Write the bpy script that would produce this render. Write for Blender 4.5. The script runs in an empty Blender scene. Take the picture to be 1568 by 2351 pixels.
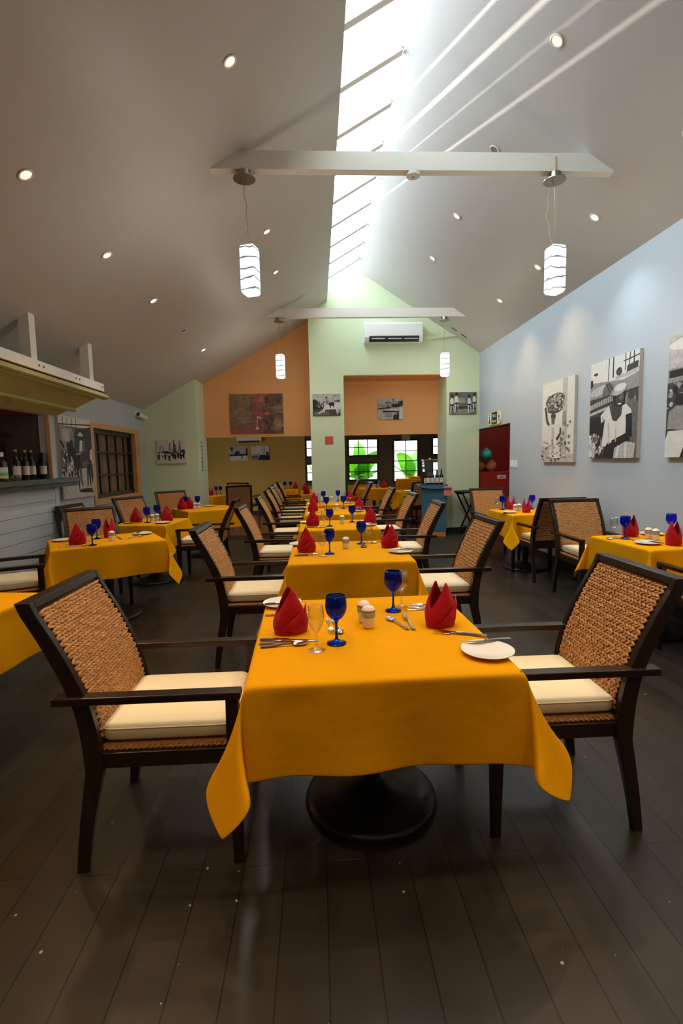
import bpy, bmesh, math, random
from mathutils import Vector, Matrix, noise
PI = math.pi
C = bpy.context.scene.collection
S = bpy.context.scene
R = math.radians

# ---------------------------------------------------------------- camera
cam_d = bpy.data.cameras.new('camera'); cam = bpy.data.objects.new('camera', cam_d); C.objects.link(cam)
F_PX = 1150.0; H = 1.46
yaw, pitch, roll = R(2.7), R(5.8), R(1.15)
fw = Vector((math.sin(yaw)*math.cos(pitch), math.cos(yaw)*math.cos(pitch), -math.sin(pitch)))
r0 = Vector((math.cos(yaw), -math.sin(yaw), 0)); u0 = r0.cross(fw)
rt = math.cos(roll)*r0 - math.sin(roll)*u0; up = math.cos(roll)*u0 + math.sin(roll)*r0
m = Matrix((rt, up, -fw)).transposed().to_4x4(); m.translation = (0, 0, H)
cam.matrix_world = m
cam_d.sensor_fit = 'VERTICAL'; cam_d.sensor_height = 36; cam_d.lens = 36*F_PX/2351
cam_d.clip_start = 0.05; cam_d.clip_end = 200
S.camera = cam
S.view_settings.view_transform = 'Standard'; S.view_settings.look = 'None'
S.view_settings.gamma = 1; S.view_settings.exposure = 0.07

# ---------------------------------------------------------------- world, sun, portals
w = bpy.data.worlds.new('sky'); S.world = w; w.use_nodes = True
bg = w.node_tree.nodes['Background']; bg.inputs[0].default_value = (.68, .85, 1, 1); bg.inputs[1].default_value = 8.0
_nt = w.node_tree                                    # the sky is brighter low down on the sun's side
_tc = _nt.nodes.new('ShaderNodeTexCoord'); _dp = _nt.nodes.new('ShaderNodeVectorMath'); _dp.operation = 'DOT_PRODUCT'; _dp.inputs[1].default_value = (-.85, .45, .15)
_mr = _nt.nodes.new('ShaderNodeMapRange'); _mr.inputs[1].default_value = .0; _mr.inputs[2].default_value = 1.0; _mr.inputs[3].default_value = 7.0; _mr.inputs[4].default_value = 17.0
_nt.links.new(_tc.outputs['Generated'], _dp.inputs[0]); _nt.links.new(_dp.outputs['Value'], _mr.inputs[0]); _nt.links.new(_mr.outputs[0], bg.inputs[1])
def sun_vec():
    e1 = Vector((.35, -1, -.35*.657)).normalized(); n = Vector((.549, 0, .836))
    return (e1 + n*.10).normalized()
sd = bpy.data.lights.new('sun', 'SUN'); sd.energy = 23; sd.angle = R(.5); sd.color = (1, .95, .85)
so = bpy.data.objects.new('sun', sd); C.objects.link(so)
so.rotation_euler = sun_vec().to_track_quat('-Z', 'Y').to_euler()
def portal(name, loc, sx, sy, normal):
    d = bpy.data.lights.new(name, 'AREA'); d.shape = 'RECTANGLE'; d.size = sx; d.size_y = sy
    d.cycles.is_portal = True
    o = bpy.data.objects.new(name, d); C.objects.link(o); o.location = loc
    o.rotation_euler = Vector(normal).to_track_quat('-Z', 'Y').to_euler(); return o
YS = .85                                             # the skylight starts here
p_ = portal('skylight_portal', (.535, 3.4, 4.93), 9.8-YS, .66, (0, 0, -1))
z_ax = Vector((-.504, 0, .864)); x_ax = Vector((0, 1, 0)); y_ax = z_ax.cross(x_ax)
mm = Matrix((x_ax, y_ax, z_ax)).transposed().to_4x4(); mm.translation = (.52, (9.8+YS)/2, 4.94); p_.matrix_world = mm
portal('garden_portal', (1.6, 14.36, 1.5), 4.4, 1.7, (0, -1, 0))

# ---------------------------------------------------------------- materials
M = {}
def mat(name, col, rough=.6, metal=0, spec=.5, noise_s=0, noise_a=.0, bump=0, bump_s=60, coat=0, emis=None, es=0, sheen=0, trans=0, ior=1.45, detail=4, stretch=(1,1,1)):
    m = bpy.data.materials.new(name); m.use_nodes = True; nt = m.node_tree; b = nt.nodes['Principled BSDF']
    b.inputs['Base Color'].default_value = (*col, 1); b.inputs['Roughness'].default_value = rough
    b.inputs['Metallic'].default_value = metal; b.inputs['Specular IOR Level'].default_value = spec
    b.inputs['Coat Weight'].default_value = coat; b.inputs['Sheen Weight'].default_value = sheen
    b.inputs['Transmission Weight'].default_value = trans; b.inputs['IOR'].default_value = ior
    if emis: b.inputs['Emission Color'].default_value = (*emis, 1); b.inputs['Emission Strength'].default_value = es
    tc = nt.nodes.new('ShaderNodeTexCoord'); mp = nt.nodes.new('ShaderNodeMapping'); mp.inputs['Scale'].default_value = stretch
    nt.links.new(tc.outputs['Object'], mp.inputs['Vector'])
    if noise_a:
        n = nt.nodes.new('ShaderNodeTexNoise'); n.inputs['Scale'].default_value = noise_s; n.inputs['Detail'].default_value = detail
        nt.links.new(mp.outputs[0], n.inputs['Vector'])
        mr = nt.nodes.new('ShaderNodeMapRange'); mr.inputs[1].default_value = .3; mr.inputs[2].default_value = .7
        mr.inputs[3].default_value = 1-noise_a; mr.inputs[4].default_value = 1+noise_a
        nt.links.new(n.outputs[0], mr.inputs[0])
        vm = nt.nodes.new('ShaderNodeVectorMath'); vm.operation = 'SCALE'; vm.inputs[0].default_value = col
        nt.links.new(mr.outputs[0], vm.inputs['Scale']); nt.links.new(vm.outputs[0], b.inputs['Base Color'])
    if bump:
        n2 = nt.nodes.new('ShaderNodeTexNoise'); n2.inputs['Scale'].default_value = bump_s; n2.inputs['Detail'].default_value = 3
        nt.links.new(mp.outputs[0], n2.inputs['Vector'])
        bp = nt.nodes.new('ShaderNodeBump'); bp.inputs['Strength'].default_value = bump; bp.inputs['Distance'].default_value = .01
        nt.links.new(n2.outputs[0], bp.inputs['Height']); nt.links.new(bp.outputs[0], b.inputs['Normal'])
    M[name] = m; return m
mat('cloth', (.76, .335, .002), .85, spec=.06, noise_s=3, noise_a=.05, bump=.55, bump_s=7)
mat('napkin_cloth', (.42, .003, .010), .8, spec=.2, noise_s=40, noise_a=.1, bump=.2, bump_s=90, sheen=.1)
mat('towel_cloth', (.75, .22, .16), .9, spec=.1, bump=.3, bump_s=150)
mat('dark_wood', (.019, .0085, .005), .3, spec=.5, noise_s=14, noise_a=.35, stretch=(1, 1, .25), bump=.05, bump_s=40)
mat('rattan', (.50, .245, .085), .6, spec=.3, noise_s=70, noise_a=.35, bump=.3, bump_s=160)
mat('rattan_back', (.14, .06, .02), .8, noise_s=60, noise_a=.3)
mat('cushion_cloth', (.84, .74, .50), .8, spec=.2, bump=.12, bump_s=14, sheen=.1)
mat('blue_glass', (.008, .065, .9), .02, trans=.93, ior=1.3, spec=.6)
mat('china', (.86, .82, .76), .15, spec=.5, coat=.3)
mat('shaker_white', (.82, .76, .66), .3)
mat('shaker_green', (.28, .48, .40), .3)
mat('shaker_red', (.6, .14, .08), .3)
mat('steel', (.72, .70, .66), .16, metal=1)
mat('brushed_metal', (.35, .31, .25), .32, metal=1)
mat('black_iron', (.016, .014, .012), .35, spec=.5, noise_s=10, noise_a=.3)
mat('ceiling_paint', (.56, .53, .49), .45, spec=.35, noise_s=1.5, noise_a=.015, bump=.05, bump_s=3)
mat('beam_paint', (.86, .82, .72), .5, noise_s=3, noise_a=.02)
mat('wall_blue', (.45, .49, .51), .5, spec=.35, noise_s=2, noise_a=.02, bump=.06, bump_s=30)
mat('wall_green', (.68, .78, .52), .55, spec=.3, noise_s=2, noise_a=.02, bump=.05, bump_s=30)
mat('wall_orange', (.86, .42, .16), .6, spec=.3, noise_s=2, noise_a=.03, bump=.05, bump_s=30)
mat('wall_olive', (.58, .38, .08), .7, noise_s=2, noise_a=.03)
mat('red_paint', (.33, .025, .012), .5, noise_s=2, noise_a=.05)
mat('bar_red', (.24, .022, .02), .6)
mat('bar_dark', (.06, .06, .05), .5, noise_s=3, noise_a=.1)
mat('bar_board', (.50, .56, .57), .4, noise_s=4, noise_a=.03)
mat('counter_green', (.045, .06, .045), .3, noise_s=8, noise_a=.15)
mat('shutter_green', (.44, .40, .15), .7, noise_s=3, noise_a=.06)
mat('rough_edge', (.36, .17, .08), .8, noise_s=30, noise_a=.3)
mat('window_orange', (.62, .32, .13), .5, noise_s=4, noise_a=.05)
mat('frame_dark', (.028, .028, .022), .4, noise_s=6, noise_a=.15)
mat('door_wood', (.085, .075, .055), .45, noise_s=6, noise_a=.2, stretch=(6, 6, .4))
mat('ply', (.30, .16, .10), .6, noise_s=7, noise_a=.4, stretch=(1, 1, .15))
mat('ac_white', (.85, .85, .82), .3)
mat('ac_dark', (.02, .02, .02), .5)
mat('desk_blue', (.05, .14, .21), .4, noise_s=4, noise_a=.06)
mat('desk_orange', (.55, .22, .04), .5)
mat('terracotta', (.45, .17, .07), .7, noise_s=8, noise_a=.2)
mat('teal_paint', (.02, .42, .36), .3)
mat('bottle_glass', (.006, .012, .006), .06, spec=.6)
mat('bottle_label', (.66, .62, .52), .6, noise_s=60, noise_a=.1)
mat('cork', (.55, .27, .08), .7)
mat('label_teal', (.05, .45, .38), .6)
mat('label_yellow', (.75, .55, .05), .6)
mat('plastic_white', (.8, .78, .72), .4)
mat('plastic_black', (.015, .015, .015), .4)
mat('sign_yellow', (.75, .58, .03), .5)
mat('sign_navy', (.012, .016, .06), .5)
mat('sign_white', (.8, .8, .76), .5)
mat('sign_red', (.5, .05, .03), .5)
mat('exit_face', (.75, .55, .42), .5)
mat('tile_red', (.62, .10, .035), .5)
mat('roof_metal', (.5, .48, .44), .5)
mat('outdoor_white', (.85, .85, .82), .8)
mat('outdoor_ground', (.35, .33, .28), .9, noise_s=5, noise_a=.2)
mat('canvas_side', (.55, .50, .42), .8)
mat('base_black', (.012, .012, .011), .5)
for i, g in enumerate([.012, .05, .13, .27, .46, .68]):
    mat('ink_%d' % i, (g, g*.95, g*.85), .6, noise_s=22, noise_a=.22 if 0 < i < 5 else .06, detail=6)
def leaf_mat():
    m = bpy.data.materials.new('banana_leaf'); m.use_nodes = True; nt = m.node_tree; b = nt.nodes['Principled BSDF']
    wv = nt.nodes.new('ShaderNodeTexWave'); wv.inputs['Scale'].default_value = 9; wv.inputs['Distortion'].default_value = 1
    tc = nt.nodes.new('ShaderNodeTexCoord'); nt.links.new(tc.outputs['Object'], wv.inputs['Vector'])
    cr = nt.nodes.new('ShaderNodeValToRGB'); cr.color_ramp.elements[0].color = (.13, .42, .01, 1); cr.color_ramp.elements[1].color = (.22, .62, .02, 1)
    nt.links.new(wv.outputs[0], cr.inputs[0]); nt.links.new(cr.outputs[0], b.inputs['Base Color']); b.inputs['Roughness'].default_value = .4
    tl = nt.nodes.new('ShaderNodeBsdfTranslucent'); nt.links.new(cr.outputs[0], tl.inputs[0])
    mx = nt.nodes.new('ShaderNodeMixShader'); mx.inputs[0].default_value = .5
    nt.links.new(b.outputs[0], mx.inputs[1]); nt.links.new(tl.outputs[0], mx.inputs[2])
    nt.links.new(mx.outputs[0], nt.nodes['Material Output'].inputs[0]); M['banana_leaf'] = m
leaf_mat()
def pane_mat(name, tint, gloss):
    m = bpy.data.materials.new(name); m.use_nodes = True; nt = m.node_tree; nt.nodes.remove(nt.nodes['Principled BSDF'])
    t = nt.nodes.new('ShaderNodeBsdfTransparent'); t.inputs[0].default_value = (*tint, 1)
    g = nt.nodes.new('ShaderNodeBsdfGlossy'); g.inputs['Roughness'].default_value = .05
    mx = nt.nodes.new('ShaderNodeMixShader'); mx.inputs[0].default_value = gloss
    nt.links.new(t.outputs[0], mx.inputs[1]); nt.links.new(g.outputs[0], mx.inputs[2])
    nt.links.new(mx.outputs[0], nt.nodes['Material Output'].inputs[0]); M[name] = m
pane_mat('pane', (.96, .97, .97), .04)
def clear_mat():
    m = bpy.data.materials.new('clear_glass'); m.use_nodes = True; nt = m.node_tree; nt.nodes.remove(nt.nodes['Principled BSDF'])
    t = nt.nodes.new('ShaderNodeBsdfTransparent'); t.inputs[0].default_value = (.95, .96, .95, 1)
    g = nt.nodes.new('ShaderNodeBsdfGlossy'); g.inputs['Roughness'].default_value = .03
    lw = nt.nodes.new('ShaderNodeLayerWeight'); lw.inputs[0].default_value = .25
    mr = nt.nodes.new('ShaderNodeMapRange'); mr.inputs[3].default_value = .03; mr.inputs[4].default_value = .65
    nt.links.new(lw.outputs['Facing'], mr.inputs[0])
    mx = nt.nodes.new('ShaderNodeMixShader'); nt.links.new(mr.outputs[0], mx.inputs[0])
    nt.links.new(t.outputs[0], mx.inputs[1]); nt.links.new(g.outputs[0], mx.inputs[2])
    nt.links.new(mx.outputs[0], nt.nodes['Material Output'].inputs[0]); M['clear_glass'] = m
clear_mat()
def floor_mat():
    m = bpy.data.materials.new('floor_boards'); m.use_nodes = True; nt = m.node_tree; b = nt.nodes['Principled BSDF']; L = nt.links.new
    tc = nt.nodes.new('ShaderNodeTexCoord'); mp = nt.nodes.new('ShaderNodeMapping'); mp.inputs['Rotation'].default_value = (0, 0, R(90))
    L(tc.outputs['Object'], mp.inputs[0])
    br = nt.nodes.new('ShaderNodeTexBrick'); br.inputs['Scale'].default_value = 1; br.inputs['Brick Width'].default_value = 3.4
    br.inputs['Row Height'].default_value = .15; br.inputs['Mortar Size'].default_value = .0025; br.inputs['Mortar Smooth'].default_value = .3
    br.inputs['Color1'].default_value = (.017, .0135, .009, 1); br.inputs['Color2'].default_value = (.024, .0195, .0135, 1); br.inputs['Mortar'].default_value = (.006, .005, .004, 1)
    L(mp.outputs[0], br.inputs['Vector'])
    n = nt.nodes.new('ShaderNodeTexNoise'); n.inputs['Scale'].default_value = 2.2; n.inputs['Detail'].default_value = 8; n.inputs['Roughness'].default_value = .65; L(tc.outputs['Object'], n.inputs[0])
    cr = nt.nodes.new('ShaderNodeMapRange'); cr.inputs[1].default_value = .3; cr.inputs[2].default_value = .75; cr.inputs[3].default_value = .65; cr.inputs[4].default_value = 1.5
    L(n.outputs[0], cr.inputs[0])
    vm = nt.nodes.new('ShaderNodeVectorMath'); vm.operation = 'SCALE'; L(br.outputs['Color'], vm.inputs[0]); L(cr.outputs[0], vm.inputs['Scale'])
    # pale specks of old paint
    vo = nt.nodes.new('ShaderNodeTexVoronoi'); vo.voronoi_dimensions = '2D'; vo.inputs['Scale'].default_value = 7; vo.inputs['Randomness'].default_value = 1; L(tc.outputs['Object'], vo.inputs['Vector'])
    sx = nt.nodes.new('ShaderNodeSeparateColor'); L(vo.outputs['Color'], sx.inputs[0])
    pw = nt.nodes.new('ShaderNodeMath'); pw.operation = 'POWER'; pw.inputs[1].default_value = 2.5; L(sx.outputs[1], pw.inputs[0])
    sz = nt.nodes.new('ShaderNodeMath'); sz.operation = 'MULTIPLY_ADD'; sz.inputs[1].default_value = .030; sz.inputs[2].default_value = .009; L(pw.outputs[0], sz.inputs[0])
    dn = nt.nodes.new('ShaderNodeTexNoise'); dn.inputs['Scale'].default_value = 120; L(tc.outputs['Object'], dn.inputs[0])
    da = nt.nodes.new('ShaderNodeMath'); da.operation = 'MULTIPLY_ADD'; da.inputs[1].default_value = .04; L(dn.outputs[0], da.inputs[0]); L(vo.outputs['Distance'], da.inputs[2])
    db = nt.nodes.new('ShaderNodeMath'); db.operation = 'SUBTRACT'; db.inputs[1].default_value = .02; L(da.outputs[0], db.inputs[0])
    lt = nt.nodes.new('ShaderNodeMath'); lt.operation = 'LESS_THAN'; L(db.outputs[0], lt.inputs[0]); L(sz.outputs[0], lt.inputs[1])
    gt = nt.nodes.new('ShaderNodeMath'); gt.operation = 'GREATER_THAN'; gt.inputs[1].default_value = .72; L(sx.outputs[0], gt.inputs[0])
    mu = nt.nodes.new('ShaderNodeMath'); mu.operation = 'MULTIPLY'; L(lt.outputs[0], mu.inputs[0]); L(gt.outputs[0], mu.inputs[1])
    mx = nt.nodes.new('ShaderNodeMix'); mx.data_type = 'RGBA'; L(mu.outputs[0], mx.inputs[0]); L(vm.outputs[0], mx.inputs[6]); mx.inputs[7].default_value = (.32, .29, .22, 1)
    L(mx.outputs[2], b.inputs['Base Color'])
    n3 = nt.nodes.new('ShaderNodeTexNoise'); n3.inputs['Scale'].default_value = 5; n3.inputs['Detail'].default_value = 10; L(tc.outputs['Object'], n3.inputs[0])
    rr = nt.nodes.new('ShaderNodeMapRange'); rr.inputs[1].default_value = .3; rr.inputs[2].default_value = .7; rr.inputs[3].default_value = .30; rr.inputs[4].default_value = .38
    L(n3.outputs[0], rr.inputs[0]); L(rr.outputs[0], b.inputs['Roughness'])
    b.inputs['Specular IOR Level'].default_value = .5
    bp = nt.nodes.new('ShaderNodeBump'); bp.inputs['Strength'].default_value = .5; bp.inputs['Distance'].default_value = .003
    ad = nt.nodes.new('ShaderNodeMath'); ad.operation = 'MULTIPLY_ADD'; ad.inputs[1].default_value = -1.0; L(br.outputs['Fac'], ad.inputs[0])
    sc = nt.nodes.new('ShaderNodeMath'); sc.operation = 'MULTIPLY'; sc.inputs[1].default_value = .08; L(n3.outputs[0], sc.inputs[0]); L(sc.outputs[0], ad.inputs[2])
    L(ad.outputs[0], bp.inputs['Height']); L(bp.outputs[0], b.inputs['Normal'])
    M['floor_boards'] = m
floor_mat()
def tile_mat():
    m = bpy.data.materials.new('tile_floor'); m.use_nodes = True; nt = m.node_tree; b = nt.nodes['Principled BSDF']; L = nt.links.new
    tc = nt.nodes.new('ShaderNodeTexCoord'); br = nt.nodes.new('ShaderNodeTexBrick'); br.offset = 0; br.inputs['Scale'].default_value = 1
    br.inputs['Brick Width'].default_value = .3; br.inputs['Row Height'].default_value = .3; br.inputs['Mortar Size'].default_value = .004
    br.inputs['Color1'].default_value = (.20, .05, .02, 1); br.inputs['Color2'].default_value = (.25, .065, .03, 1); br.inputs['Mortar'].default_value = (.08, .04, .03, 1)
    L(tc.outputs['Object'], br.inputs['Vector']); L(br.outputs['Color'], b.inputs['Base Color']); b.inputs['Roughness'].default_value = .25
    M['tile_floor'] = m
tile_mat()
def shade_mat():
    m = bpy.data.materials.new('lamp_shade_glass'); m.use_nodes = True; nt = m.node_tree; b = nt.nodes['Principled BSDF']; L = nt.links.new
    tc = nt.nodes.new('ShaderNodeTexCoord'); n = nt.nodes.new('ShaderNodeTexNoise'); n.inputs['Scale'].default_value = 9; n.inputs['Detail'].default_value = 1
    L(tc.outputs['Object'], n.inputs[0]); sp = nt.nodes.new('ShaderNodeSeparateXYZ'); L(tc.outputs['Object'], sp.inputs[0])
    ma = nt.nodes.new('ShaderNodeMath'); ma.operation = 'MULTIPLY_ADD'; ma.inputs[1].default_value = .075; L(n.outputs[0], ma.inputs[0]); L(sp.outputs[2], ma.inputs[2])
    mu = nt.nodes.new('ShaderNodeMath'); mu.operation = 'MULTIPLY'; mu.inputs[1].default_value = 12; L(ma.outputs[0], mu.inputs[0])
    fr = nt.nodes.new('ShaderNodeMath'); fr.operation = 'FRACT'; L(mu.outputs[0], fr.inputs[0])
    lt = nt.nodes.new('ShaderNodeMath'); lt.operation = 'LESS_THAN'; lt.inputs[1].default_value = .13; L(fr.outputs[0], lt.inputs[0])
    mx = nt.nodes.new('ShaderNodeMix'); mx.data_type = 'RGBA'; L(lt.outputs[0], mx.inputs[0])
    mx.inputs[6].default_value = (.93, .97, 1, 1); mx.inputs[7].default_value = (.06, .07, .10, 1)
    L(mx.outputs[2], b.inputs['Emission Color']); b.inputs['Emission Strength'].default_value = 1.35; b.inputs['Base Color'].default_value = (.3, .3, .3, 1)
    M['lamp_shade_glass'] = m
shade_mat()
mat('bulb_warm', (1, 1, 1), emis=(1, .78, .5), es=14)
mat('bulb_cool', (1, 1, 1), emis=(.75, .87, 1), es=14)
mat('rim_warm', (.5, .3, .1), emis=(1, .5, .16), es=1.6)
mat('rim_cool', (.3, .4, .5), emis=(.4, .6, 1), es=1.6)
mat('bulb_off', (.25, .23, .2), .2)
mat('downlight_ring', (.75, .72, .66), .35)
def art_mat():
    m = bpy.data.materials.new('abstract_paint'); m.use_nodes = True; nt = m.node_tree; b = nt.nodes['Principled BSDF']; L = nt.links.new
    tc = nt.nodes.new('ShaderNodeTexCoord'); n = nt.nodes.new('ShaderNodeTexNoise'); n.inputs['Scale'].default_value = 3.2; n.inputs['Detail'].default_value = 9; n.inputs['Roughness'].default_value = .7
    L(tc.outputs['Object'], n.inputs[0]); cr = nt.nodes.new('ShaderNodeValToRGB'); e = cr.color_ramp.elements
    e[0].position = .3; e[0].color = (.10, .05, .035, 1); e[1].position = .7; e[1].color = (.36, .25, .11, 1)
    x = cr.color_ramp.elements.new(.5); x.color = (.22, .11, .075, 1)
    L(n.outputs[0], cr.inputs[0]); L(cr.outputs[0], b.inputs['Base Color']); b.inputs['Roughness'].default_value = .7; M['abstract_paint'] = m
art_mat()
mat('art_mauve', (.26, .09, .08), .7, noise_s=9, noise_a=.25); mat('art_red', (.42, .12, .08), .7, noise_s=9, noise_a=.3)
mat('art_brown', (.13, .07, .05), .7, noise_s=9, noise_a=.6, detail=9); mat('art_pink', (.66, .27, .22), .7); mat('art_cream', (.62, .48, .32), .7)
mat('art_gold', (.26, .165, .085), .7, noise_s=14, noise_a=.35)

# ---------------------------------------------------------------- helpers
def B(): return bmesh.new()
def obj(name, bm, material, parent=None, smooth=False, bevel=0, loc=None, mats=None):
    me = bpy.data.meshes.new(name)
    bmesh.ops.recalc_face_normals(bm, faces=bm.faces)
    bm.to_mesh(me); bm.free()
    o = bpy.data.objects.new(name, me); C.objects.link(o)
    for mm in (mats or [material]): me.materials.append(M[mm])
    if smooth:
        for p in me.polygons: p.use_smooth = True
    if bevel:
        b = o.modifiers.new('bevel', 'BEVEL'); b.width = bevel; b.segments = 2; b.limit_method = 'ANGLE'; b.angle_limit = R(40)
    if parent is not None: o.parent = parent
    if loc is not None: o.location = loc
    return o
def thing(name, label, cat, loc=(0, 0, 0), rz=0, group=None):
    o = bpy.data.objects.new(name, None); C.objects.link(o); o.empty_display_size = .1
    o.location = loc; o.rotation_euler = (0, 0, rz); tag(o, label, cat, group); return o
def tag(o, label, cat, group=None):
    o['label'] = label; o['category'] = cat
    if group: o['group'] = group
    return o
def struct(name, bm, m, **k):
    o = obj(name, bm, m, **k); o['kind'] = 'structure'; return o
def kids(o): return [c for c in C.objects if c.parent == o]
def dup(root, loc, rz, label, group=None):
    r = root.copy(); C.objects.link(r); r.location = loc; r.rotation_euler = (0, 0, rz); r['label'] = label
    if group: r['group'] = group
    for ch in kids(root):
        c = ch.copy(); C.objects.link(c); c.parent = r
        for g in kids(ch):
            d = g.copy(); C.objects.link(d); d.parent = c
    return r
def bx(bm, x0, x1, y0, y1, z0, z1, mi=0):
    v = [bm.verts.new(p) for p in ((x0,y0,z0),(x1,y0,z0),(x1,y1,z0),(x0,y1,z0),(x0,y0,z1),(x1,y0,z1),(x1,y1,z1),(x0,y1,z1))]
    for f in ((0,3,2,1),(4,5,6,7),(0,1,5,4),(1,2,6,5),(2,3,7,6),(3,0,4,7)):
        fc = bm.faces.new([v[i] for i in f]); fc.material_index = mi
    return v
def prism(bm, poly, axis, a, b, mi=0):
    """polygon in the plane perpendicular to axis, extruded a..b"""
    def P(p, t):
        if axis == 'y': return (p[0], t, p[1])
        if axis == 'x': return (t, p[0], p[1])
        return (p[0], p[1], t)
    A = [bm.verts.new(P(p, a)) for p in poly]; Bv = [bm.verts.new(P(p, b)) for p in poly]; n = len(poly)
    f = [bm.faces.new(A), bm.faces.new(Bv[::-1])]
    for i in range(n): f.append(bm.faces.new((A[i], Bv[i], Bv[(i+1) % n], A[(i+1) % n])))
    for q in f: q.material_index = mi
def lathe(bm, prof, seg=24, c=(0, 0, 0), mi=0, sx=1, sy=1):
    rings = []
    for r, z in prof:
        if r < 1e-5: rings.append([bm.verts.new((c[0], c[1], c[2]+z))])
        else: rings.append([bm.verts.new((c[0]+sx*r*math.cos(2*PI*k/seg), c[1]+sy*r*math.sin(2*PI*k/seg), c[2]+z)) for k in range(seg)])
    for a, b in zip(rings, rings[1:]):
        if len(a) == 1 and len(b) == 1: continue
        for k in range(seg):
            k2 = (k+1) % seg
            if len(a) == 1: f = bm.faces.new((a[0], b[k], b[k2]))
            elif len(b) == 1: f = bm.faces.new((a[k], b[0], a[k2]))
            else: f = bm.faces.new((a[k], b[k], b[k2], a[k2]))
            f.material_index = mi
def tube(bm, pts, r, seg=8, mi=0):
    pts = [Vector(p) for p in pts]; rings = []
    for i, p in enumerate(pts):
        t = (pts[min(i+1, len(pts)-1)] - pts[max(i-1, 0)]).normalized()
        a = Vector((0, 0, 1)) if abs(t.z) < .9 else Vector((1, 0, 0))
        u = t.cross(a).normalized(); v = t.cross(u)
        rr = r[i] if isinstance(r, (list, tuple)) else r
        rings.append([bm.verts.new(p + rr*(u*math.cos(2*PI*k/seg) + v*math.sin(2*PI*k/seg))) for k in range(seg)])
    for a, b in zip(rings, rings[1:]):
        for k in range(seg):
            f = bm.faces.new((a[k], a[(k+1) % seg], b[(k+1) % seg], b[k])); f.material_index = mi
    bm.faces.new(rings[0][::-1]).material_index = mi; bm.faces.new(rings[-1]).material_index = mi
def beam(bm, p, q, w, h, upv=(0, 0, 1)):
    p, q = Vector(p), Vector(q); t = (q-p).normalized(); s = t.cross(Vector(upv)).normalized(); u = s.cross(t)
    vs = [bm.verts.new(x + s*a*w/2 + u*b*h/2) for x in (p, q) for a, b in ((-1,-1),(1,-1),(1,1),(-1,1))]
    for f in ((3,2,1,0),(4,5,6,7),(0,1,5,4),(1,2,6,5),(2,3,7,6),(3,0,4,7)): bm.faces.new([vs[i] for i in f])
def text_mesh(name, s, size, material, parent, loc, rot, depth=.0015, align='CENTER'):
    cu = bpy.data.curves.new(name, 'FONT'); cu.body = s; cu.size = size; cu.align_x = align; cu.align_y = 'CENTER'; cu.extrude = depth
    t = bpy.data.objects.new('tmp', cu); C.objects.link(t)
    bpy.context.view_layer.update()
    me = bpy.data.meshes.new_from_object(t.evaluated_get(bpy.context.evaluated_depsgraph_get()))
    bpy.data.objects.remove(t); me.materials.clear(); me.materials.append(M[material])
    o = bpy.data.objects.new(name, me); C.objects.link(o); o.parent = parent; o.location = loc; o.rotation_euler = rot; return o

# ================================================================ STRUCTURE
XL, XR, YB, YE, YH = -3.25, 3.2, -4.2, 9.8, 10.5     # left wall, right wall, behind the camera, green wall, header wall
TL, TR_ = .563, .657
def zl(x): return 4.49 - TL*(.27-x)
def zr(x): return 5.06 - TR_*(x-.8)
bm = B(); bx(bm, -5.3, 5.6, YB, 10.15, -.12, 0); struct('floor', bm, 'floor_boards')
bm = B(); bx(bm, -5.3, 5.6, 10.15, 14.6, -.12, 0); struct('floor', bm, 'tile_floor')
# ceiling slopes
bm = B(); prism(bm, [(.27, 4.49), (.27, 4.75), (-4.1, zl(-4.1)+.26), (-4.1, zl(-4.1))], 'y', YB, YH+.1); struct('ceiling', bm, 'ceiling_paint')
bm = B(); prism(bm, [(.8, 5.06), (XR+.3, zr(XR+.3)), (XR+.3, zr(XR+.3)+.2), (.8, 5.20)], 'y', YB, YH+.1); struct('ceiling', bm, 'ceiling_paint')
bm = B(); prism(bm, [(.27, 4.49), (.27, 4.75), (.8, 5.06), (.8, 5.2), (.2, 4.95), (.2, 4.49)], 'y', YB-.12, YB); prism(bm, [(.27, 4.75), (.8, 5.06), (.8, 5.2), (.2, 4.95)], 'y', YB, YS); prism(bm, [(.27, 4.49), (.8, 5.06), (.8, 5.09), (.27, 4.78)], 'y', YB, YS); struct('trim_1', bm, 'ceiling_paint')
bm = B(); bx(bm, -5.3, 5.6, YH+.1, 14.5, 2.62, 2.75); struct('ceiling', bm, 'ceiling_paint')
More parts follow.
